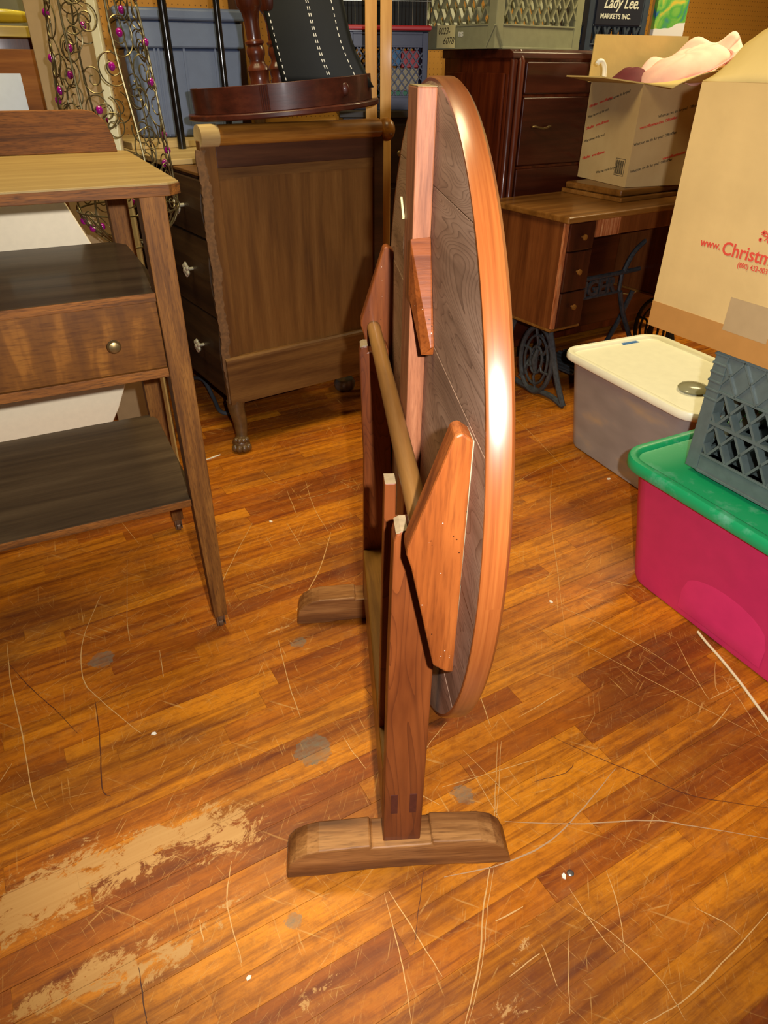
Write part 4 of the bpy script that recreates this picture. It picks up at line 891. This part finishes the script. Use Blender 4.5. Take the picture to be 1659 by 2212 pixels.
MB().grid(lambda u, w: (OW * u, -0.17 * w, 0.002 + 0.055 * math.sin(PI * u) * w - 0.01 * w), 14, 4).obj('flap', M_card_lt, oc, solid=0.004, M=T(0, 0, OH))
lines = [('r', 'OfficeMax', 0.02), ('k', 'Home Office', 0.02)]
for i in range(6):  # front face: slanted print
    mt = M_inkr if i % 2 else M_ink; body = 'www.officemax.com  OfficeMax' if i % 2 else 'What can we do for you?  OfficeMax'
    x0, z0 = (0.012, 0.165, 0.005, 0.02, 0.10, 0.15)[i], (0.055, 0.10, 0.155, 0.215, 0.255, 0.05)[i]
    if i == 5: continue
    text_mesh('print_line', body, 0.0145, mt, oc, T(x0, -0.0006, z0) @ RX(90) @ RZ(12), 0.0003, 0.0004 if i % 2 else 0, 0.1, 0.95)
for i in range(7):  # left face: slanted print
    mt = M_inkr if i % 2 else M_ink; body = 'OfficeMax   www.officemax' if i % 2 else 'What can we do for you?'
    y0, z0 = (0.22, 0.34, 0.345, 0.345, 0.345, 0.345, 0.22)[i], (0.028, 0.072, 0.14, 0.19, 0.235, 0.275, 0.305)[i]
    text_mesh('print_line', body, 0.0145, mt, oc, T(-0.0006, y0, z0) @ RZ(-90) @ RX(90) @ RZ(15), 0.0003, 0.0004 if i % 2 else 0, 0.1, 1.0)
q = MB()
for i in range(11): q.box(0.0 + 0.0046 * i, 0.0026 + 0.0046 * i - 0.0008 * (i % 3), -0.0008, 0.0, 0.0, 0.052)
for a in ((-0.006, 0.058, -0.006, -0.0045), (-0.006, 0.058, 0.0575, 0.059)): q.box(a[0], a[1], -0.0008, 0, a[2], a[3])
for a in (-0.006, 0.0565): q.box(a, a + 0.0015, -0.0008, 0, -0.006, 0.059)
q.obj('barcode', M_ink, oc, M=T(-0.0006, 0.085, 0.045) @ RZ(-90))
# hat, cloth and hook in and on the carton
MOC = T(1.012, 3.175, 0.846) @ RZ(20)
def hatf(u, w):
    a = 2 * PI * u; r = 0.05 + 0.15 * w; return (r * 1.15 * math.cos(a), r * 0.8 * math.sin(a), 0.13 * (1 - w) ** 0.6 * (0.9 + 0.1 * math.sin(3 * a)) + 0.012 * math.sin(5 * a) * w)
ht = thing('tulle_hat', 'pink tulle trimmed hat heaped on the open carton', 'hat', (0, 0, 0)); ht.matrix_world = MOC @ T(0.285, 0.13, OH + 0.042) @ RY(-9) @ RX(6)
MB().grid(lambda u, w: ((0.17 * w) * 1.25 * math.cos(2 * PI * u), (0.17 * w) * 0.75 * math.sin(2 * PI * u), 0.062 * (1 - w ** 4) * (1 + 0.10 * math.sin(4 * PI * u + 1) * w) + 0.006 * math.sin(14 * PI * u + 9 * w) * w + 0.03 * w * math.cos(2 * PI * u)), 64, 12).obj('crown', M_tulle, ht, solid=0.002)
MB().grid(lambda u, w: ((0.165 + 0.05 * w) * 1.25 * math.cos(2 * PI * u), (0.165 + 0.05 * w) * 0.75 * math.sin(2 * PI * u), 0.004 + (0.020 * math.sin(16 * PI * u) + 0.05 * max(0, math.cos(2 * PI * u - 0.6))) * w + 0.03 * math.cos(2 * PI * u)), 96, 4).obj('brim', M_tulle, ht, solid=0.002)
MB().tube([(0.172 * 1.25 * math.cos(2 * PI * i / 32), 0.172 * 0.75 * math.sin(2 * PI * i / 32), 0.010 + 0.03 * math.cos(2 * PI * i / 32)) for i in range(32)], 0.006, 6, True).obj('hat_band', plain('rose_ribbon', '#d98a86', 0.6), ht)
tag(MB().grid(lambda u, w: (0.11 * math.cos(2 * PI * u) * math.sin(PI * w / 2), 0.09 * math.sin(2 * PI * u) * math.sin(PI * w / 2), 0.085 * math.cos(PI * w / 2) + 0.010 * math.sin(6 * PI * u) * w + 0.006 * math.sin(9 * w)), 24, 8).obj('folded_cloth', M_burg, None, solid=0.003, M=MOC @ T(0.115, 0.23, OH - 0.035)), 'burgundy cloth bundle inside the open buff carton', 'cloth')
tag(MB().tube(smooth_path([(0, 0, 0), (-0.004, 0, 0.03), (-0.018, 0, 0.05), (-0.034, 0, 0.052), (-0.042, 0, 0.042)], 6), 0.009, 12).obj('plastic_hook', M_whitep, None, M=MOC @ T(-0.12, 0.10, OH + 0.022)), 'white plastic hook lying on the carton flap', 'hook')

# ---------------------------------------------------------------- totes on the right
def tote(name, label, loc, rz, L, Wd, h, inset, mat, lidmat, lid_t, lid_over, rad=0.06):
    o = thing(name, label, 'tote', loc, rz)
    n = 6; rings = []; b = MB()
    prof = [(inset + 0.02, 0.0), (inset + 0.004, 0.006), (inset, 0.022), (inset * 0.3, h - lid_t - 0.02), (0.0, h - lid_t + 0.004)]
    vs = []
    for ins, z in prof: vs += [(x, y, z) for x, y in rrect(-L / 2 + ins, L / 2 - ins, -Wd / 2 + ins, Wd / 2 - ins, rad, n)]
    m = len(vs) // len(prof)
    fs = [(k * m + i, k * m + (i + 1) % m, (k + 1) * m + (i + 1) % m, (k + 1) * m + i) for k in range(len(prof) - 1) for i in range(m)] + [tuple(range(m - 1, -1, -1)), tuple((len(prof) - 1) * m + i for i in range(m))]
    b.add(vs, fs, True).obj('body', mat, o)
    vs = []; lo = lid_over
    lp_ = [(-lo + 0.003, h - lid_t), (-lo, h - lid_t + 0.004), (-lo, h - 0.008), (-lo + 0.004, h - 0.001), (-lo + 0.016, h), (-lo + 0.024, h - 0.003), (-lo + 0.030, h - 0.012), (-lo + 0.05, h - 0.013)]
    for ins, z in lp_: vs += [(x, y, z) for x, y in rrect(-L / 2 + ins, L / 2 - ins, -Wd / 2 + ins, Wd / 2 - ins, max(0.015, rad - ins), n)]
    fs = [(k * m + i, k * m + (i + 1) % m, (k + 1) * m + (i + 1) % m, (k + 1) * m + i) for k in range(len(lp_) - 1) for i in range(m)] + [tuple(range(m - 1, -1, -1)), tuple((len(lp_) - 1) * m + i for i in range(m))]
    MB().add(vs, fs, True).obj('lid', lidmat, o)
    return o
wbn = tote('lidded_bin', 'frosted plastic bin with white lid standing on the floor', (1.012, 2.292, 0), -65, 0.64, 0.44, 0.385, 0.045, M_bin, M_whitelid, 0.028, 0.014)
stk = MB().prism(half(0.04, 16), 0.0, 0.0012, 'z').obj('sticker', M_blue, None, M=T(0.962, 2.585, 0.3724) @ RZ(205)); tag(stk, 'blue sticker on the white bin lid', 'sticker')
dsh = MB().lathe([(0.001, 0.0), (0.045, 0.002), (0.05, 0.008), (0.043, 0.016), (0.02, 0.022), (0.001, 0.023)], 28, caps=False).obj('plastic_dish', M_greyglass, None, M=T(1.03, 2.13, 0.3735)); tag(dsh, 'small smoky plastic dish on the white bin lid', 'dish')
pk = tote('storage_tote', 'magenta plastic tote with green lid under the charcoal crate', (1.033, 1.435, 0), -62.5, 0.72, 0.49, 0.402, 0.055, M_pink, M_green, 0.034, 0.014, 0.07)
MB().grid(lambda u, w: (-0.10 + 0.26 * u, -0.1945 - 0.014 * w - 0.0045 * (max(0, math.sin(PI * u)) ** 0.35) * (1 if 0.0 < w < 1 else 0) , 0.03 + 0.23 * w), 20, 12).obj('handle_bulge', M_pink, pk)
dk = crate('milk_crate', 'charcoal lattice milk crate between the green lid and the big carton', (0.792, 1.572, 0.4035), -62, 0.335, 0.335, 0.312, M_dkcrate, 0.052, 0.215, 0.057, 1.46, 0.0065, post=0.036, wall=0.020, solid_top=True, rail=0.138, ribs=True)
# ---------------------------------------------------------------- big carton with red lettering
xb = thing('large_carton', 'large buff carton with red web address lettering on the crate', 'carton', (0.6846, 1.7537, 0.7165), -61.5)
XL, XD, XH = 0.60, 0.44, 0.535
MB().box(0, XL, 0, 0.006, 0, XH).obj('front_side', M_card, xb); MB().box(0, XL, XD - 0.006, XD, 0, XH).obj('back_side', M_card, xb)
MB().box(0, 0.006, 0.006, XD - 0.006, 0, XH).obj('end_side', M_card, xb); MB().box(XL - 0.006, XL, 0.006, XD - 0.006, 0, XH).obj('end_side', M_card, xb)
MB().box(0.006, XL - 0.006, 0.006, XD - 0.006, 0, 0.008).obj('bottom', M_card, xb)
MB().grid(lambda u, w: (XL * u, 0.002 + 0.06 * w, 0.012 * w + 0.088 * w * min(1.0, (u * 5.5)) ** 0.5 + 0.03 * w * u), 16, 6).obj('flap', M_card_lt, xb, solid=0.005, M=T(0, 0, XH))
MB().box(-0.0006, XL + 0.0006, -0.0012, 0.0, 0.0, 0.062).obj('packing_tape', M_ctape, xb)
MB().box(0.215, 0.33, -0.0016, -0.0008, 0.05, 0.125).obj('tape_patch', M_ltape, xb)
text_mesh('lettering', 'www.', 0.0245, M_inkr, xb, T(0.098, -0.0012, 0.215) @ RX(90), 0.0003, 0.0003, 0, 0.95)
text_mesh('lettering', 'Christmas', 0.039, M_inkr, xb, T(0.158, -0.0012, 0.208) @ RX(90), 0.0003, 0.0006, 0, 0.98)
text_mesh('lettering', '(800) 433-003', 0.0155, M_inkr, xb, T(0.207, -0.0012, 0.190) @ RX(90), 0.0003, 0.0001, 0, 0.85)
q = MB()
for cx_, cz_, r in ((0.262, 0.262, 0.012), (0.248, 0.268, 0.006), (0.244, 0.254, 0.004), (0.272, 0.272, 0.008)):
    for k in range(4): q.box(-r, r, -0.0014, -0.0008, -0.0011, 0.0011, T(cx_, 0, cz_) @ RY(45 * k))
q.obj('snowflake_print', M_inkr, xb)
for (x0, z0, x1, z1) in ((0.015, 0.40, 0.12, 0.415), (0.12, 0.33, 0.34, 0.318), (0.02, 0.30, 0.06, 0.34)):
    pass

# ---------------------------------------------------------------- small things on the floor
tag(MB().tube(smooth_path([(-0.93, 3.08, 0.012), (-0.84, 2.96, 0.05), (-0.77, 2.83, 0.02), (-0.72, 2.72, 0.009), (-0.67, 2.69, 0.009)], 8), 0.009, 10).obj('grey_cable', M_cable, None), 'thick grey cable on the floor beside the claw foot', 'cable')
tag(MB().tube(smooth_path([(0.850, 1.36, 0.0042), (0.857, 1.32, 0.0042), (0.873, 1.253, 0.0042), (0.887, 1.175, 0.0042), (0.902, 1.062, 0.0042), (0.93, 0.93, 0.0042)], 8), 0.0036, 8).obj('white_cord', M_cordw, None), 'off-white cord running out from under the magenta tote', 'cord')
tag(MB().lathe([(0.02, 0.0), (0.045, 0.004), (0.05, 0.03), (0.042, 0.05), (0.012, 0.058)], 20).obj('caster_cup', M_nickel, None, M=T(-0.19, 3.0, 0)), 'grey caster cup on the floor behind the worn chest', 'caster cup')
sp = MB().prism([(-0.03, -0.004), (-0.01, -0.006), (0.03, -0.001), (0.034, 0.003), (0.008, 0.004), (-0.012, 0.001), (-0.028, 0.0)], 0.0002, 0.0022, 'z').obj('wood_splinter', M_chip, None, M=T(-0.665, 2.316, 0) @ RZ(38)); tag(sp, 'pale wood splinter on the floor by the claw foot', 'splinter')
for k, (x, y, s, lab) in enumerate(((-0.52, 1.015, 0.006, 'tiny white chip at the end of a long curved scratch on the left'), (-0.22, 0.521, 0.005, 'tiny white chip on the floor nearest the viewer'), (0.345, 0.696, 0.006, 'tiny white chip beside the grey nail head right of the near foot'), (0.478, 1.482, 0.006, 'tiny white chip right of the table top on the floor'), (-0.378, 1.877, 0.006, 'tiny white chip between the serving table and far foot'), (0.831, 2.174, 0.008, 'tiny white chip on the floor in front of the frosted bin'))):
    o = MB().prism([(-s, -s * 0.5), (s * 0.3, -s * 0.7), (s, 0), (s * 0.2, s * 0.7), (-s * 0.8, s * 0.4)], 0.0002, 0.002, 'z').obj('paint_chip', M_chip, None, M=T(x, y, 0) @ RZ(40 * k)); tag(o, lab, 'chip', 'white chips on the floor')
o = MB().sphere((0, 0, 0.0005), 0.007, 12, 6, (1, 1, 0.3)).obj('nail_head', M_nickel, None, M=T(0.359, 0.702, 0)); tag(o, 'grey nail head in the floor right of the near foot', 'nail')

# housings for the main ceiling fixture and the added fill lamp
for k, loc in enumerate(LAMPS):
    lf = thing('ceiling_fixture', ('long ceiling light fixture over the serving table side', 'added fill light fixture over the stacked cartons')[k], 'lamp', loc, group='ceiling fixtures')
    MB().box(-0.62, 0.62, -0.27, 0.27, 0.0, 0.06).obj('housing', M_ceil, lf, 0.004)
    ceil_ls[k].location = (0, 0, -0.012); ceil_ls[k].parent = lf
